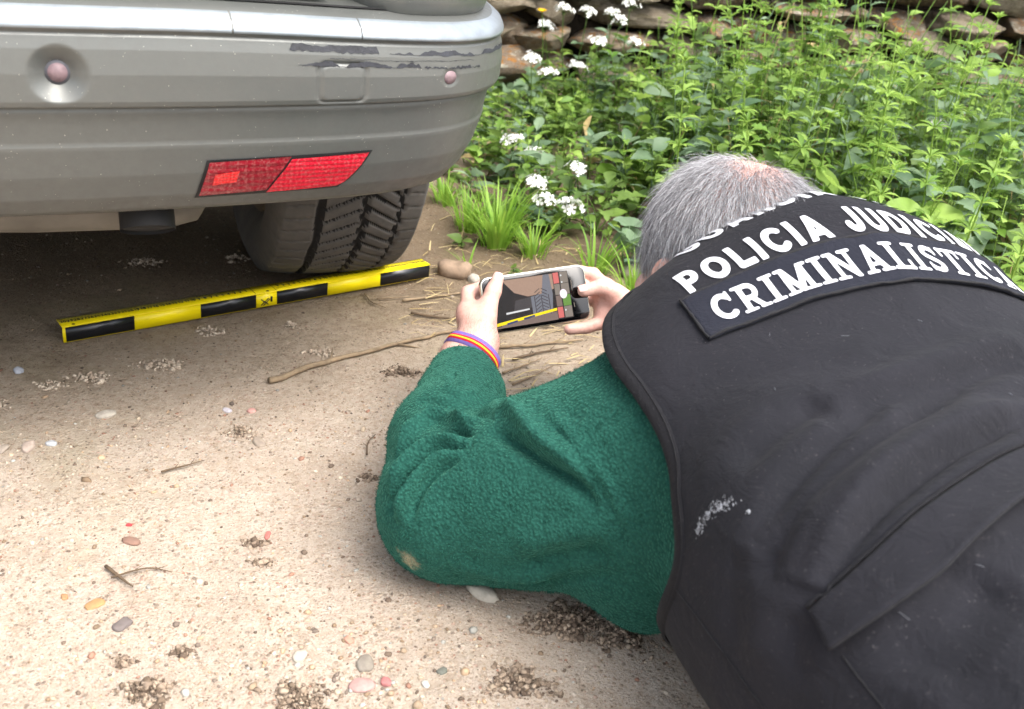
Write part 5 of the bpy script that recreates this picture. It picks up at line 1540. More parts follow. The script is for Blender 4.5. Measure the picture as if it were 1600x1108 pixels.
for i in range(1, 307):
    ln = .0065 if i % 10 == 0 else (.0048 if i % 5 == 0 else .0030)
    for x in (c0 - i * st / 10, c1 + i * st / 10):
        if 0.001 < x < LB - .001: m_.add([(x - .00022, DP - ln, HT + .0002), (x + .00022, DP - ln, HT + .0002), (x + .00022, DP - .0003, HT + .0002), (x - .00022, DP - .0003, HT + .0002)], [(0, 1, 2, 3)])
for x in (c0, c1): m_.add([(x - .0004, .0005, HT + .0003), (x + .0004, .0005, HT + .0003), (x + .0004, DP, HT + .0003), (x - .0004, DP, HT + .0003)], [(0, 1, 2, 3)])
m_.build('tick_marks', 'bar_ink', BAR, False)['kind'] = 'stuff'
d_ = .11
DIG = {'0': (.6, [arc(.3, .5, .21, .41, 0, 360, 16)]), '1': (.4, [[(.08, .78), (.24, .92), (.24, 0)]]), '2': (.6, [arc(.3, .69, .2, .22, 160, -30, 8) + [(.1, .08), (.55, .08)]]),
       '3': (.6, [arc(.28, .72, .2, .2, 140, -80, 8) + arc(.28, .30, .22, .22, 80, -140, 8)]), '4': (.62, [[(.44, 0), (.44, .92), (.06, .3), (.6, .3)]]),
       '5': (.6, [[(.52, .92), (.14, .92), (.12, .55)] + arc(.28, .33, .22, .25, 110, -140, 9)]), '6': (.6, [arc(.3, .3, .2, .22, 0, 360, 12), [(.12, .35), (.2, .7), (.42, .95)]]),
       '7': (.56, [[(.06, .92), (.52, .92), (.22, 0)]]), '8': (.6, [arc(.3, .71, .18, .2, 0, 360, 12), arc(.3, .28, .22, .21, 0, 360, 12)]), '9': (.6, [arc(.3, .7, .2, .22, 0, 360, 12), [(.48, .65), (.4, .3), (.18, .05)]])}
DIG = {k: (w_, [(s, d_) for s in st_]) for k, (w_, st_) in DIG.items()}
m_ = MB()
for i in range(1, 31):
    for x in (c0 - i * st, c1 + i * st):
        t = str(i); hgt = .0070; W_ = sum(DIG[c][0] for c in t) * hgt + .0006 * (len(t) - 1); xx = x - W_ / 2
        for c in t:
            wd, V, Fc = glyph(DIG, c, .11)
            m_.add(np.c_[xx + V[:, 0] * hgt, .0135 + V[:, 1] * hgt, np.full(len(V), HT + .0002)], Fc); xx += wd * hgt + .0006
m_.build('numerals', 'bar_ink', BAR, False)['kind'] = 'stuff'
for nm, P in (('emblem', [((c0 + .008, .004), (c0 + .021, .0145)), ((c0 + .008, .0140), (c0 + .020, .004)), ((c0 + .012, .0030), (c0 + .0225, .0125))]),):
    m_ = MB()
    for (xa, za), (xb, zb) in P: m_.add(*tube([(xa, -.0008, za), (xb, -.0008, zb)], .0009, 5))
    m_.add(*tube([(c0 + .0255, -.0008, .008), (c0 + .0255, -.0008, .0165)], .0018, 6))
    m_.build(nm, 'bar_ink', BAR, False)
for x in (.016, c0 + .021):
    th = np.linspace(0, 2 * np.pi, 16, endpoint=False)
    link('screw_hole', np.array([(x + .0024 * math.cos(t), .0036 + .0024 * math.sin(t), HT + .0003) for t in th]), [tuple(range(16))], 'bar_ink', BAR, False)
m_ = MB(); m_.box((c1 + .004, .0085, HT + .0001), (c1 + .030, .0097, HT + .0003)); m_.build('fine_print', 'bar_ink', BAR, False)

# ------------------------------------------------------------------ stones, crumbs, twigs
def stone(name, x, y, L, W_, H, c, label, seed, rot=0.0, cat='stone', sink=.25, box=2.6):
    if L < .032: L, W_, H, sink = L * .82, W_ * .82, H * .8, .36
    g_ = sum(c[:3]) / 3; c = tuple((g_ + (x - g_) * .8) * .72 for x in c[:3])
    V, Fc = ICO2; q = (np.abs(V) ** box).sum(1) ** (1 / box); U = V / q[:, None]
    U = U * (1 + .26 * vnoise(V, 1.7, seed, 2) + .08 * vnoise(V, 5, seed + 1, 2))[:, None] * np.array([L, W_, H]) / 2
    cc = np.tile(np.array(c[:3]), (len(V), 1)) * (1 + .18 * vnoise(V, 3, seed + 2, 2))[:, None]
    o = link(name, U, Fc, 'pebble', None, True, np.clip(cc, 0, 1)); o.location = (x, y, gz(x, y) + H * (.5 - sink)); o.rotation_euler = (0, 0, rot); tag(o, label, cat); return o
ST = [(-.120, 1.715, .058, .042, .034, (168, 140, 112), 'brown rounded stone just past the end of the scale bar'),
      (-.084, 1.702, .030, .024, .022, (196, 188, 172), 'small white stone touching the brown rounded stone'),
      (-.003, .832, .036, .020, .012, (214, 204, 184), 'flat cream stone tucked under the green sleeve'),
      (-.370, .757, .022, .016, .006, (196, 148, 84), 'orange flake of stone lying on bare sand'),
      (-.402, .764, .011, .008, .004, (196, 140, 84), 'tiny orange chip beside the orange flake'),
      (-.386, .884, .0075, .006, .004, (206, 48, 56), 'bright red crumb on the pale dirt'),
      (-.240, .895, .017, .007, .004, (214, 112, 100), 'thin coral-red sliver on the pale dirt'),
      (-.374, .858, .026, .013, .008, (158, 118, 98), 'reddish-brown oblong pebble near the red crumb'),
      (-.334, .733, .023, .016, .006, (128, 116, 112), 'grey-purple oval pebble set in the sand'),
      (-.652, 1.186, .017, .014, .012, (188, 194, 206), 'bluish white pebble at the edge of the car shade'),
      (-.499, 1.099, .030, .018, .010, (196, 186, 168), 'pale flat stone lying alone in front of the scale bar'),
      (-.554, 1.009, .028, .018, .011, (204, 182, 164), 'largest of three pale chips lying close together'),
      (-.533, 1.022, .016, .012, .008, (196, 200, 204), 'bluish chip among three pale chips'),
      (-.580, .998, .024, .013, .008, (184, 168, 150), 'leftmost of three pale chips lying close together'),
      (-.360, 1.148, .016, .010, .006, (214, 206, 214), 'lilac-white chip beside the pink chip'),
      (-.330, 1.154, .013, .012, .008, (222, 160, 146), 'pink chip beside the lilac-white chip'),
      (-.299, 1.077, .030, .016, .008, (178, 160, 140), 'flat beige stone by a dark crust of earth'),
      (-.101, .695, .028, .020, .009, (206, 158, 148), 'pink oval pebble in the gravel patch'),
      (-.103, .721, .026, .018, .009, (160, 150, 134), 'grey oval pebble in the gravel patch'),
      (-.080, .700, .013, .011, .008, (200, 118, 114), 'red round pebble next to the pink oval pebble'),
      (-.163, .720, .020, .014, .009, (214, 202, 180), 'whitish angular pebble beside the gravel patch'),
      (-.123, .748, .013, .010, .007, (222, 160, 130), 'orange-pink pebble at the top of the gravel patch'),
      (-.031, .720, .012, .009, .006, (120, 124, 112), 'small dark green pebble in the gravel patch'),
      (-.044, .702, .011, .008, .006, (226, 222, 210), 'small white pebble in the gravel patch'),
      (.214, 1.80, .05, .04, .03, (186, 176, 156), 'pale stone under the weeds beside the phone')]
for i, (x, y, L, W_, H, c, lb) in enumerate(ST): stone('pebble' if L < .03 else 'stone', x, y, L, W_, H, srgb(*c), lb, 200 + i * 7, (i * 1.3) % 3.1, 'pebble' if L < .03 else 'stone')

def scatter(template, n, pos, sizes, cols, q, flat=(.9, .75, .55), jit=.16):
    T0, F0 = template; k = len(T0)
    S = T0[None] * (1 + jit * q.normal(0, 1, (n, k, 1))) * np.array(flat) * q.uniform(.72, 1.3, (n, 1, 3)) * np.asarray(sizes)[:, None, None]
    a = q.uniform(0, 6.3, n); c, s_ = np.cos(a)[:, None], np.sin(a)[:, None]
    V = np.stack([S[..., 0] * c - S[..., 1] * s_, S[..., 0] * s_ + S[..., 1] * c, S[..., 2]], -1) + np.asarray(pos)[:, None]
    C_ = np.repeat(np.asarray(cols)[:, None], k, 1)
    F_ = (np.array(F0)[None] + (np.arange(n) * k)[:, None, None]).reshape(-1, 3)
    return V.reshape(-1, 3), F_, C_.reshape(-1, 3)
q = np.random.default_rng(5)
PAL = np.array([srgb(*c)[:3] for c in ((196, 178, 154), (176, 154, 128), (214, 200, 178), (150, 128, 104), (120, 104, 90), (200, 172, 140), (206, 190, 170), (170, 130, 110), (188, 186, 176), (134, 120, 108))])
n1 = 24000
px = q.uniform(-1.15, .55, n1 * 2); py = q.uniform(.45, 2.1, n1 * 2)
dens = .35 + .65 * np.clip(.5 + vnoise(np.c_[px, py, px * 0], 5, 77, 2), 0, 1)
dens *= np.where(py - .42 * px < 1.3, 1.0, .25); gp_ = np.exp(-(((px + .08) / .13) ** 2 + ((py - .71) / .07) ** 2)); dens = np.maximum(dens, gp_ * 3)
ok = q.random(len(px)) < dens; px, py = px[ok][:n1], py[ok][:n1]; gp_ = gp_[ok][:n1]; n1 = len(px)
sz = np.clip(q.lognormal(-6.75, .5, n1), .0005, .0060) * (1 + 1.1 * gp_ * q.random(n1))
V, F_, C_ = scatter(ICO0, n1, np.c_[px, py, ground_z(px, py) + sz * .12], sz, PAL[q.integers(0, len(PAL), n1)] * q.uniform(.6, .95, (n1, 1)) * np.where(py - .42 * px < 1.3, 1, .62)[:, None], q)  # gravel darkened under the car to match the shaded ground colour
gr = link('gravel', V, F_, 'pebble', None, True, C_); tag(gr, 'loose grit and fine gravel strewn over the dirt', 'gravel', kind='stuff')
# crumb heaps: dark fresh soil and pale casts
def heap(cx, cy, r, n, hgt, cols, seed, label, grain=.0021):
    q = np.random.default_rng(seed); n = int(n * 1.6); r *= .85; a = q.uniform(0, 6.28, n); rr = r * q.random(n) ** .8 * (1 + .25 * np.sin(a * 3 + seed) + .2 * np.sin(a * 7 + seed * 2)) * 1.1
    x, y = cx + rr * np.cos(a) * 1.25, cy + rr * np.sin(a) * .8
    z = ground_z(x, y) + hgt * np.clip(1 - rr / r, 0, 1) * q.random(n) + grain * .25
    sz = grain * np.clip(q.lognormal(-.55, .6, n), .18, 1.9)
    V, F_, C_ = scatter(ICO0, n, np.c_[x, y, z], sz, np.array([srgb(*c)[:3] for c in cols])[q.integers(0, len(cols), n)], q, (.95, .85, .7), .30)
    o = link('soil_crumbs', V, F_, 'crumb', None, True, C_); tag(o, label, 'soil', kind='stuff')
DK = ((132, 116, 100), (150, 133, 115), (110, 95, 80), (166, 149, 130), (94, 80, 68)); LT = ((176, 162, 144), (160, 144, 126), (190, 176, 158))
for i, (x, y, r, n, hh, lb) in enumerate([(-.282, .657, .022, 230, .010, 'round dark heap of soil crumbs near the picture edge'), (-.150, .672, .026, 220, .007, 'dark spread of soil crumbs beside the gravel patch'), (-.316, .690, .010, 60, .004, 'little dark scatter of soil crumbs by the round heap'),
                                          (-.271, .712, .010, 60, .004, 'small soil heap above the round dark heap'), (.040, .716, .028, 300, .007, 'dark soil crumbs below the sleeve'), (.088, .806, .040, 620, .011, 'broad dark soil heap under the sleeve'), (.135, .795, .035, 380, .008, 'dark soil crumbs reaching under the vest'),
                                          (-.232, .846, .011, 60, .004, 'tiny dark soil heap on open sand'), (-.250, .880, .013, 50, .004, 'dark soil specks by the coral sliver'), (-.153, 1.308, .030, 170, .008, 'dark soil lumps beside the sleeve cuff'), (-.154, 1.027, .012, 70, .005, 'dark soil lump left of the sleeve'), (-.329, 1.096, .022, 70, .004, 'dark crust of earth by the beige stone')]):
    heap(x, y, r, n, hh, DK, 300 + i, lb)
for i, (x, y, r, n, hh, lb) in enumerate([(-.483, 1.244, .027, 150, .012, 'largest pale worm cast in front of the scale bar'), (-.557, 1.187, .022, 90, .009, 'pale worm cast left of the largest one'), (-.595, 1.159, .018, 60, .007, 'pale worm cast by the bluish pebble'), (-.451, 1.371, .022, 70, .005, 'pale crumbs right under the scale bar'),
                                          (-.342, 1.417, .012, 50, .008, 'small pale worm cast below the bar centre'), (-.640, 1.100, .020, 60, .005, 'faint pale crumbs at the far side'), (-.280, 1.338, .018, 60, .006, 'pale crumbs beside the long twig'), (-.640, 1.60, .03, 90, .008, 'pale crumbs in the shade under the car'), (-.50, 1.66, .022, 60, .008, 'pale lump behind the scale bar')]):
    heap(x, y, r, n, hh, LT, 400 + i, lb, .0024)
def twig(pts, r, label, m='twig_bark', seed=0, z=.004, side=True):
    P = catmull([(x, y, gz(x, y) + z) for x, y in pts], 8) if len(pts) > 2 else np.array([(x, y, gz(x, y) + z) for x, y in np.linspace(pts[0], pts[1], 7)])
    P = P + np.c_[vnoise(P, 40, seed, 2) * r * .7, vnoise(P, 40, seed + 3, 2) * r * .7, np.abs(vnoise(P, 18, seed + 5, 2)) * r * .8]
    rad = np.linspace(r, r * .45, len(P)) * (1 + .18 * vnoise(P, 70, seed + 9, 2))
    b = MB().add(*tube(P, rad, 7))
    if side and len(P) > 10:
        for k in (len(P) // 3, 2 * len(P) // 3):
            t = P[min(k + 2, len(P) - 1)] - P[k]; n_ = np.array([-t[1], t[0], .3 * abs(t[0])]); n_ /= np.linalg.norm(n_); sg = 1 if k % 2 else -1
            b.add(*tube([P[k], P[k] + t * .8 + n_ * sg * r * 3, P[k] + t * 1.4 + n_ * sg * r * 5.5], [r * .45, r * .3, r * .12], 5))
    o = b.build('twig', m); tag(o, label, 'twig'); return o
twig([(-.325, 1.229), (-.278, 1.286), (-.224, 1.342), (-.157, 1.404), (-.085, 1.468)], .0048, 'long bare twig lying between the scale bar and the sleeve', seed=1)
TW = [([(-.19, 1.558), (-.14, 1.595), (-.080, 1.634)], .0028, 'pale straight twig by the end of the scale bar', 'twig_bark'),
      ([(-.256, 1.572), (-.238, 1.539), (-.212, 1.521)], .0017, 'thin bent stalk hooked below the scale bar', 'twig_bark'),
      ([(-.382, .812), (-.344, .785)], .0020, 'short dark twig on the sand by the orange flake', 'twig_dark'),
      ([(-.37, .796), (-.34, .812), (-.315, .812)], .0011, 'thin dark stalk crossing the short dark twig', 'twig_dark'),
      ([(-.164, 1.073), (-.167, 1.099), (-.162, 1.122)], .0013, 'tiny upright-looking twig left of the sleeve', 'twig_dark'),
      ([(-.386, .982), (-.368, 1.0), (-.350, 1.020)], .0013, 'small curved twig on the open sand', 'twig_dark'),
      ([(-.170, 1.513), (-.120, 1.508), (-.080, 1.515)], .0024, 'dark twig pointing at the bare wrist', 'twig_dark'),
      ([(-.03, 1.415), (.038, 1.444), (.110, 1.484)], .0030, 'upper twig lying under the phone', 'twig_bark'),
      ([(.001, 1.380), (.04, 1.415), (.086, 1.443)], .0022, 'middle twig lying under the phone', 'twig_dark'),
      ([(-.011, 1.333), (.015, 1.360), (.045, 1.397)], .0020, 'lower twig lying under the phone', 'twig_bark'),
      ([(-.233, 1.556), (-.182, 1.580)], .0016, 'short pale stick between bar and pale twig', 'twig_bark'),
      ([(.005, 1.300), (.035, 1.335), (.063, 1.376)], .0018, 'lowest pale twig near the sleeve crook', 'twig_bark'),
      ([(-.06, 1.49), (.02, 1.51), (.10, 1.56)], .0026, 'dark twig on the ground behind the phone', 'twig_dark')]
for i, (p, r, lb, m) in enumerate(TW): twig(p, r, lb, m, 20 + i * 3)
# dry straw litter
q = np.random.default_rng(8); b = MB()
for i in range(420):
    x, y = q.uniform(-.2, .4), q.uniform(1.28, 2.05)
    if (x < -.05 and y < 1.42): continue
    L = q.uniform(.015, .06); a = q.normal(.5, .7); z = gz(x, y) + q.uniform(.001, .006)
    d = np.array([math.cos(a), math.sin(a), q.normal(0, .08)]) * L
    w2 = np.array([-math.sin(a), math.cos(a), 0]) * q.uniform(.0005, .0014)
    p = np.array([x, y, z]); mid_ = p + d * .5 + [0, 0, q.uniform(0, .006)]
    b.add([p - w2, p + w2, mid_ + w2, mid_ - w2, p + d + w2 * .3, p + d - w2 * .3], [(0, 1, 2, 3), (3, 2, 4, 5)], (q.random(), 0, 0))
o = b.build('straw_litter', 'straw'); tag(o, 'dry straw and grass litter on the ground', 'straw', kind='stuff')

# ------------------------------------------------------------------ vegetation
def leaf_t(kind, n=6):
    """unit leaf along +y with midrib fold; returns verts, faces"""
    if kind == 'round':                                   # lobed kidney leaf on a stalk at the origin
        V = [(0, 0, 0)]; m_ = 22
        for i in range(m_):
            t = math.radians(-150 + 300 * i / (m_ - 1)); r = .5 * (1 + .10 * math.cos(5 * t)) * (1 - .12 * abs(t) / 2.6)
            V.append((r * math.sin(t), r * math.cos(t) + .12, .10 * abs(math.sin(2.5 * t)) + .08 * r))
        return np.array(V), [(0, i, i + 1) for i in range(1, m_)]
    V, Fc = [], []
    for i in range(n):
        t = i / (n - 1)
        if kind == 'lance': w_ = .16 * (math.sin(math.pi * t ** .75) + .02)
        elif kind == 'ovate': w_ = .32 * math.sin(math.pi * t ** .62) + .01
        elif kind == 'obov': w_ = .24 * math.sin(math.pi * t ** 1.4) + .015
        elif kind == 'blade': w_ = .030 * (1 - t ** 2.2) + .002
        elif kind == 'tooth': w_ = (.26 * math.sin(math.pi * t ** .7) + .01) * (1 + .35 * (1 if i % 2 else -1) * (0 < i < n - 1))
        z = .18 * t - .38 * t * t if kind != 'blade' else .0
        V += [(-w_, t, z + w_ * .35), (0, t, z), (w_, t, z + w_ * .35)]
    for i in range(n - 1):
        for j in range(2): Fc.append((i * 3 + j, i * 3 + j + 1, i * 3 + j + 4, i * 3 + j + 3))
    return np.array(V), Fc
LT_ = {k: leaf_t(k, n) for k, n in (('lance', 6), ('ovate', 6), ('obov', 5), ('tooth', 9), ('round', 0), ('blade', 7))}
def basis(d, upv=None, q=None):
    d = d / (np.linalg.norm(d) + 1e-9); u = np.array([0, 0, 1.0]) if upv is None else upv
    x = np.cross(d, u); x /= np.linalg.norm(x) + 1e-9; z = np.cross(x, d); return np.stack([x, d, z], 1)
def put_leaf(b, kind, p, d, L, q, wk=1.0, roll=0.0, shade=None):
    V, Fc = LT_[kind]; B_ = basis(np.asarray(d, float)); c, s = math.cos(roll), math.sin(roll)
    Rr = np.array([[c, 0, s], [0, 1, 0], [-s, 0, c]])
    b.add((V * np.array([wk, 1, 1]) @ Rr.T) * L @ B_.T + p, Fc, (q.random() if shade is None else shade, 0, 0))
def stem_path(p0, p1, q, bend=.12, n=6):
    p0, p1 = np.array(p0, float), np.array(p1, float); L = np.linalg.norm(p1 - p0)
    o = np.array([q.normal(0, 1), q.normal(0, 1), 0]) * bend * L
    return np.array([p0 + (p1 - p0) * t + o * math.sin(math.pi * t) * .5 for t in np.linspace(0, 1, n)])

def crucifer(base, heads, label, seed, leafy=1.0):
    """white-flowered weed: stem, lance leaves, flower clusters"""
    q = np.random.default_rng(seed); root = empty('flowering_weed', base); tag(root, label, 'plant', 'white-flowered weeds'); base = np.array(base, float)
    s, l, f = MB(), MB(), MB()
    for hd_ in heads:
        hd_ = np.array(hd_, float); P = stem_path(base * 0, hd_ - base, q, .10, 8)
        s.add(*tube(P, np.linspace(.0022, .0009, len(P)), 5), (.5, 0, 0))
        for k in range(int(11 * leafy)):
            t = q.uniform(.05, .85); p = P[int(t * (len(P) - 1))]; a = q.uniform(0, 6.28)
            put_leaf(l, 'lance' if q.random() < .7 else 'tooth', p, (math.cos(a), math.sin(a), q.uniform(.15, .8)), q.uniform(.035, .075) * (1.15 - .6 * t), q, 1.2)
        nfl = q.integers(12, 20)
        for k in range(nfl):
            a = k * 2.4; el = q.uniform(.1, 1.2); r = q.uniform(.010, .028)
            c = P[-1] + np.array([math.cos(a) * math.cos(el), math.sin(a) * math.cos(el), math.sin(el) * .8]) * r
            s.add(*tube([P[-1] - [0, 0, .006], c], [.0006, .0004], 4), (.6, 0, 0))
            nrm = c - P[-1] + np.array([0, -.006, .010]); B_ = basis(nrm / np.linalg.norm(nrm), np.array([.3, .2, 1.0]))
            for j in range(4):
                t = j * math.pi / 2 + q.uniform(-.2, .2); sz = q.uniform(.0065, .0098)
                L_ = np.array([[0, 0, 0], [-.35, .2, .55], [-.42, .35, .9], [0, .25, 1.05], [.42, .35, .9], [.35, .2, .55]]) * sz
                Rt = roty(t); f.add(L_ @ Rt.T @ B_.T + c, [(0, 1, 2, 3), (0, 3, 4, 5)], (q.random(), 0, 0))
        for k in range(4):
            a = q.uniform(0, 6.28); put_leaf(l, 'obov', P[-1] - [0, 0, .012], (math.cos(a), math.sin(a), .6), .010, q)
    s.build('stem', 'leaf_mid', root); l.build('leaves', 'leaf_mid' if seed % 2 else 'leaf_grey', root); f.build('blossom', 'petal_white', root)
FL = [((-.036, 2.664, .215), 'white flower head nearest the car corner, level with the bumper lip'), ((.033, 2.933, .31), 'leftmost white flower head at the top edge, right of the yellow flower'), ((.102, 2.985, .302), 'narrow white flower spike at the top edge between two larger heads'),
      ((.214, 2.947, .34), 'largest white flower head at the top edge'), ((.19, 2.873, .302), 'white flower head just under the largest one'), ((.13, 2.795, .256), 'white flower head in mid-weeds below the narrow spike'),
      ((-.051, 2.275, .102), 'white flower head low beside the bumper corner'), ((.006, 2.042, .081), 'small white flower head above the grass tuft'), ((.091, 2.058, .112), 'white flower ring between car and grey head, higher of two'),
      ((.079, 1.928, .074), 'white flower ring low above the phone'), ((.029, 1.979, .065), 'fading white flower head behind the grass tuft'), ((.853, 2.235, .247), 'lone small white flower far right among the cleavers')]
for i, (h2, lb) in enumerate(FL):
    q = np.random.default_rng(500 + i); bx, by = h2[0] + q.uniform(-.05, .05), h2[1] + q.uniform(-.02, .07)
    hs_ = [h2] + ([(h2[0] + .045 - .09 * (i % 2), h2[1] + .03, h2[2] - .035 - .02 * (i % 3))] if i < 7 else [])
    crucifer((bx, by, gz(bx, by)), hs_, lb, 510 + i, 1.0 if i < 11 else .5)
# yellow daisy
q = np.random.default_rng(3); root = empty('yellow_flower', (-.03, 2.9, gz(-.03, 2.9))); tag(root, 'single yellow flower against the stone wall by the car', 'plant')
P = stem_path((0, 0, 0), (.006, -.025, .306 - gz(-.03, 2.9)), q, .06, 8)
MB().add(*tube(P, .0013, 5), (.5, 0, 0)).build('stem', 'leaf_mid', root)
b = MB()
for k in range(16):
    a = k * 2.399; put_leaf(b, 'obov', P[-1], (math.cos(a), math.sin(a) - .3, .9), .016, q)
b.build('blossom', 'petal_yellow', root)
b = MB()
for k in range(8): a = q.uniform(0, 6.28); put_leaf(b, 'lance', P[int(q.integers(0, 5))], (math.cos(a), math.sin(a), .6), .05, q)
b.build('leaves', 'leaf_mid', root)

def cleaver(base, top, label, seed, group='cleavers stems', scale=1.0):
    """goosegrass: straight stem with whorls of narrow leaves"""
    q = np.random.default_rng(seed); root = empty('cleavers', base); tag(root, label, 'plant', group); base = np.array(base, float)
    P = stem_path((0, 0, 0), np.array(top) - base, q, .08, 10); L = np.linalg.norm(np.array(top) - base)
    s, l = MB(), MB(); s.add(*tube(P, np.linspace(.0022, .0012, len(P)) * scale, 5), (.75, 0, 0))
    nw = max(3, int(L / (.055 * scale)))
    for k in range(nw):
        t = .18 + .82 * (k + 1) / nw; i = min(int(t * (len(P) - 1)), len(P) - 2); fr = t * (len(P) - 1) - i
        p = P[i] * (1 - fr) + P[min(i + 1, len(P) - 1)] * fr; ax = P[i + 1] - P[i]; ax /= np.linalg.norm(ax); B_ = basis(ax, np.array([1.0, .2, 0]))
        last = k == nw - 1; nl_ = 7 if not last else 10; a0 = q.uniform(0, 6)
        for j in range(nl_):
            a = a0 + j * 6.28 / nl_ + q.normal(0, .12); upw = q.uniform(.15, .5) if not last else q.uniform(.6, 1.6)
            d = B_[:, 0] * math.cos(a) + B_[:, 2] * math.sin(a) + ax * upw
            put_leaf(l, 'obov', p, d, scale * q.uniform(.026, .040) * (1 if not last else .62), q, .62)
        if q.random() < .35 and not last:
            a = q.uniform(0, 6.28); d = B_[:, 0] * math.cos(a) + B_[:, 2] * math.sin(a) + ax * 1.2; d /= np.linalg.norm(d); e_ = p + d * .05 * scale
            s.add(*tube([p, e_], [.0011, .0008], 4), (.75, 0, 0))
            for j in range(6):
                a = j * 1.05; put_leaf(l, 'obov', e_, d + .8 * (B_[:, 0] * math.cos(a) + B_[:, 2] * math.sin(a)), .018 * scale, q, .62)
    s.build('stem', 'leaf_bright', root); l.build('leaves', 'leaf_bright', root)
CL = [((.414, 2.151, .303), 'cleavers stem rising right behind the grey head'), ((.714, 2.328, .438), 'tall cleavers stem reaching the lichen stones'), ((.637, 2.40, .357), 'slim cleavers stem left of the tall one'), ((.744, 2.176, .355), 'cleavers stem leaning over a second one, centre right'),
      ((.690, 2.156, .314), 'cleavers stem just left of the leaning one'), ((.521, 1.919, .285), 'shorter of twin cleavers stems beside the grey head'), ((.552, 1.979, .293), 'taller of twin cleavers stems beside the grey head'), ((.726, 1.619, .355), 'thick cleavers stem at the right edge above the vest'),
      ((.599, 1.691, .273), 'cleavers stem just above the vest shoulder crest'), ((.861, 2.234, .474), 'left of three bare tall stems at the right edge'), ((.891, 2.247, .501), 'tallest stem at the right edge'), ((.913, 2.237, .479), 'right of three bare tall stems at the right edge'),
      ((.704, 1.701, .293), 'cleavers stem between the vest crest and the right edge'), ((.553, 2.389, .336), 'cleavers stem in front of the wall above the head')]
for i, (t, lb) in enumerate(CL):
    q = np.random.default_rng(600 + i); bx, by = t[0] + q.uniform(-.07, .03), t[1] + q.uniform(.0, .10); cleaver((bx, by, gz(bx, by)), t, lb, 610 + i)
q = np.random.default_rng(44)
for i in range(48):
    x, y = q.uniform(.28, 1.55), q.uniform(1.75, 2.9); h2 = q.uniform(.26, .52)
    cleaver((x, y, gz(x, y)), (x + q.normal(0, .05), y + q.normal(-.02, .05), gz(x, y) + h2), 'one of the crowded cleavers stems in the weeds behind the person', 650 + i)
for i, (x, y, h2) in enumerate([(.62, 1.52, .24), (.70, 1.46, .20), (.78, 1.55, .26), (.66, 1.62, .22), (.84, 1.66, .30)]):
    cleaver((x, y, gz(x, y)), (x - .02, y - .03, h2), 'one of the near cleavers stems beside the vest shoulder', 690 + i, 'near cleavers beside the vest', 1.1)

def broadleaf(pos, n, size, kind, m, label, seed, hgt=.12, group=None, name='broadleaf_weed'):
    q = np.random.default_rng(seed); x, y = pos; z0 = gz(x, y); root = empty(name, (x, y, z0)); tag(root, label, 'plant', group)
    s = MB()
    for k in range(n):
        a = q.uniform(0, 6.28); r = q.uniform(.02, .5) * hgt * 1.2; p = np.array([math.cos(a) * r, math.sin(a) * r, hgt * q.uniform(.45, 1.0)])
        s.add(*tube(stem_path((0, 0, 0), p, q, .15, 5), [.0016, .0015, .0013, .0012, .0010], 5), (.6, 0, 0))
        b = MB(); put_leaf(b, kind, p * 0, (math.cos(a), math.sin(a) - .35, q.uniform(.0, .5)), size * q.uniform(.7, 1.15), q, q.uniform(.9, 1.15), q.normal(0, .25))
        b.build('leaf', m, root, True, tuple(p))
    s.build('stems', m, root)
BL = [((.56, 1.93), 7, .075, 'round', 'leaf_bright', 'bright round-leaved mallow among the cleavers', .20), ((.70, 1.78), 9, .080, 'round', 'leaf_bright', 'large-leaved mallow right of the grey head', .19), ((.25, 2.25), 9, .070, 'round', 'leaf_bright', 'round-leaved mallow above the grey head', .13),
      ((.20, 1.84), 8, .060, 'round', 'leaf_grey', 'grey-green mallow just left of the grey head', .08), ((.90, 2.15), 10, .095, 'lance', 'leaf_grey', 'broad grey-leaved weed at the right edge', .30), ((1.05, 2.35), 10, .100, 'lance', 'leaf_grey', 'grey-leaved weed in front of the right wall stones', .34),
      ((.42, 2.60), 10, .080, 'ovate', 'leaf_grey', 'blue-green broad weed in front of the wall', .24), ((.60, 2.72), 12, .070, 'ovate', 'leaf_mid', 'oval-leaved weed reaching the top stones', .32), ((.30, 2.45), 10, .085, 'tooth', 'leaf_mid', 'jagged-leaved weed in the middle of the bank', .18),
      ((.14, 2.0), 9, .065, 'tooth', 'leaf_mid', 'jagged-leaved weed behind the phone', .10), ((.05, 2.25), 9, .06, 'tooth', 'leaf_mid', 'low jagged weed beside the bumper corner', .10), ((.85, 2.6), 11, .075, 'ovate', 'leaf_mid', 'oval-leaved weed under the lichen stones', .28), ((.78, 1.95), 9, .09, 'tooth', 'leaf_grey', 'jagged grey weed above the vest', .22)]
for i, (p, n, s_, k, m, lb, hh) in enumerate(BL): broadleaf(p, n, s_, k, m, lb, 720 + i, hh)

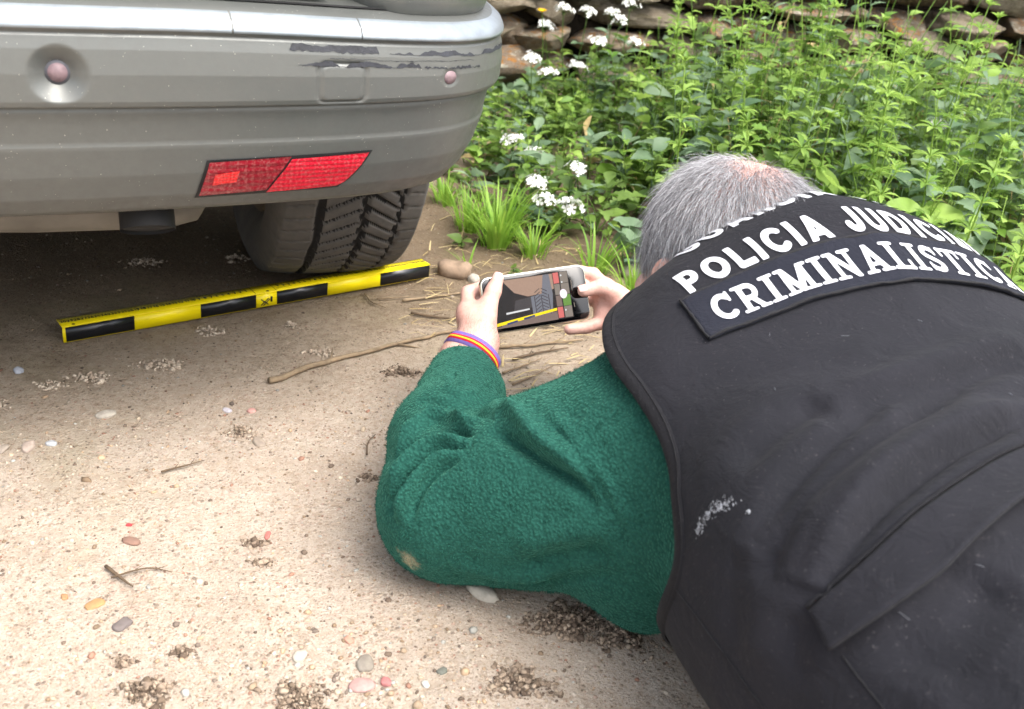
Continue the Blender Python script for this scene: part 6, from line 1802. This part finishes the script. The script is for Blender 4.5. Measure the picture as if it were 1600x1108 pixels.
def grass_tuft(pos, n, h2, label, seed, spread=.06):
    q = np.random.default_rng(seed); x, y = pos; z0 = gz(x, y); b = MB(); V0, F0 = LT_['blade']
    for k in range(n):
        a = q.uniform(0, 6.28); L = h2 * q.uniform(.5, 1.1); ln = q.uniform(.1, .9); bend = q.uniform(.1, .7); r0 = spread * .35 * math.sqrt(q.random())
        dx = np.array([math.cos(a), math.sin(a), 0]); side = np.array([-math.sin(a), math.cos(a), 0]); wd = q.uniform(.7, 1.5) * .06
        t = V0[:, 1]
        P = dx * r0 + dx[None] * (L * (ln * .5 * t + bend * .7 * t ** 2.2))[:, None] + np.array([0, 0, 1])[None] * (L * (t - .45 * bend * t ** 2.5) * math.cos(ln * .5))[:, None] + side[None] * (V0[:, 0] * wd / .06 * .065)[:, None] + np.array([0, 0, 1])[None] * (np.abs(V0[:, 0]) * .4 * wd)[:, None]
        b.add(P, F0, (q.random(), 0, 0))
    o = b.build('grass_tuft', 'grass_leaf', None, True, (x, y, z0)); tag(o, label, 'grass'); return o
grass_tuft((-.055, 1.885), 150, .135, 'dense green grass tuft between the tyre and the phone', 801, .09)
grass_tuft((-.115, 1.97), 70, .10, 'looser grass tuft right beside the tyre', 802, .09)
grass_tuft((-.175, 2.10), 45, .08, 'thin grass under the bumper corner', 803, .08)
grass_tuft((.135, 1.80), 40, .10, 'wispy grass standing behind the raised phone', 804, .08)
grass_tuft((.205, 1.70), 45, .12, 'wispy grass between the phone and the grey head', 805, .07)
grass_tuft((.02, 1.86), 50, .09, 'short grass right of the dense tuft', 806, .07)
grass_tuft((-.098, 1.735), 7, .06, 'single grass blades leaning on the brown stone', 807, .02)

def weed_mass(name, label, n, m, kinds, seed, size, region, hmul=1.0, nl=(6, 12)):
    q = np.random.default_rng(seed); b_v, b_f, b_c, cnt = [], [], [], 0; s = MB()
    done = 0
    while done < n:
        x, y = q.uniform(-.22, 2.3), q.uniform(1.62, 3.22)
        h2, dn = region(x, y)
        if h2 <= 0 or q.random() > dn: continue
        done += 1; z0 = gz(x, y); H_ = h2 * q.uniform(.35, 1.05) * hmul
        top = np.array([x + q.normal(0, .16) * H_, y + q.normal(-.05, .16) * H_, z0 + H_]); P = stem_path((x, y, z0), top, q, .15, 5)
        s.add(*tube(P, np.linspace(.0015, .0007, 5), 4), (q.random(), 0, 0))
        for k in range(q.integers(*nl)):
            t = q.uniform(.1, 1); i = t * 4; i0 = min(int(i), 3); p = P[i0] * (1 - i + i0) + P[i0 + 1] * (i - i0)
            a = q.uniform(0, 6.28); put_leaf(s, kinds[q.integers(len(kinds))], p, (math.cos(a), math.sin(a) - .2, q.uniform(-.1, .8)), size * q.uniform(.55, 1.3), q, q.uniform(.8, 1.2), q.normal(0, .4))
    o = s.build(name, m); tag(o, label, 'weeds', kind='stuff')
def reg(x, y):
    """height and density of the weed bank"""
    front = 1.86 + .10 * math.sin(x * 7) + (.35 * max(0, (-.02 - x) / .15) if x < -.02 else 0)
    if x > .18: front = 1.80 - .45 * min(1, (x - .18) / .5)
    if y < front or (x < .72 and y < 1.55): return 0, 0
    d = min(1, (y - front) / .7)
    left = min(1, max(0, (x + .15) / .45))
    h2 = .05 + .37 * d * (.38 + .62 * left) * (.72 + .28 * math.sin(x * 5.1 + 1.2) * math.sin(y * 4.3))
    if x > .4: h2 *= 1.15
    if y > 2.6: h2 *= max(.55, 1 - .75 * (y - 2.6))
    return h2, .35 + .65 * d * (.35 + .65 * left)
weed_mass('weeds', 'dense mid-green leafy undergrowth in front of the wall', 820, 'leaf_mid', ['lance', 'tooth', 'ovate', 'obov', 'tooth'], 31, .040, reg)
weed_mass('bright_weeds', 'fresh bright green weeds mixed through the bank', 620, 'leaf_bright', ['obov', 'lance', 'obov', 'tooth', 'ovate'], 32, .034, reg, 1.12)
weed_mass('grey_weeds', 'grey-green leaves mixed through the bank', 330, 'leaf_grey', ['ovate', 'lance', 'lance', 'tooth'], 33, .058, reg, .95)
weed_mass('tall_weeds', 'tall upright thin-stemmed weeds standing above the leafy bank', 240, 'leaf_bright', ['lance', 'obov', 'lance'], 36, .036, reg, 1.4, (5, 9))
weed_mass('tall_grey_weeds', 'tall grey-green thin-stemmed weeds standing above the leafy bank', 150, 'leaf_grey', ['lance', 'tooth', 'lance'], 37, .046, reg, 1.3, (5, 9))
# low cover hugging the soil
def reg2(x, y):
    h2, d = reg(x, y); return (.045, min(1, d + .2)) if h2 > 0 else ((.02, .10) if (x > -.2 and y > 1.75) else (0, 0))
weed_mass('ground_cover', 'small clover-like leaves covering the soil under the weeds', 750, 'leaf_mid', ['round', 'obov', 'ovate'], 34, .026, reg2, 1.0, (4, 8))
weed_mass('dry_weeds', 'yellowed and dried leaves scattered through the weed bank', 110, 'straw', ['lance', 'lance', 'blade', 'tooth'], 35, .045, reg, .9, (3, 7))
# dry stalks
q = np.random.default_rng(71)
DS = [((.02, 2.45), (.10, 2.40, .10), 'pale dead grass stalk left of the bank'), ((.18, 2.5), (.24, 2.38, .16), 'bent straw stalk above the grey head'), ((.30, 2.42), (.36, 2.40, .20), 'pale curved straw in the middle of the bank'), ((.62, 2.55), (.66, 2.50, .36), 'brown bare stalk slanting before the wall'),
      ((.70, 2.55), (.73, 2.50, .30), 'second brown bare stalk slanting before the wall'), ((.13, 2.30), (.22, 2.22, .08), 'straw stalk lying across the weeds')]
for i, (p, t, lb) in enumerate(DS):
    P = stem_path((p[0], p[1], gz(*p)), t, q, .15, 8); b = MB().add(*tube(P, np.linspace(.0022, .001, 8), 5), (q.random(), 0, 0))
    for k in range(5): a = q.uniform(0, 6.28); put_leaf(b, 'lance', P[int(q.integers(3, 8))], (math.cos(a), math.sin(a), .7), .02, q, .4)
    o = b.build('dry_stalk', 'straw' if 'brown' not in lb else 'twig_dark'); tag(o, lb, 'stalk')
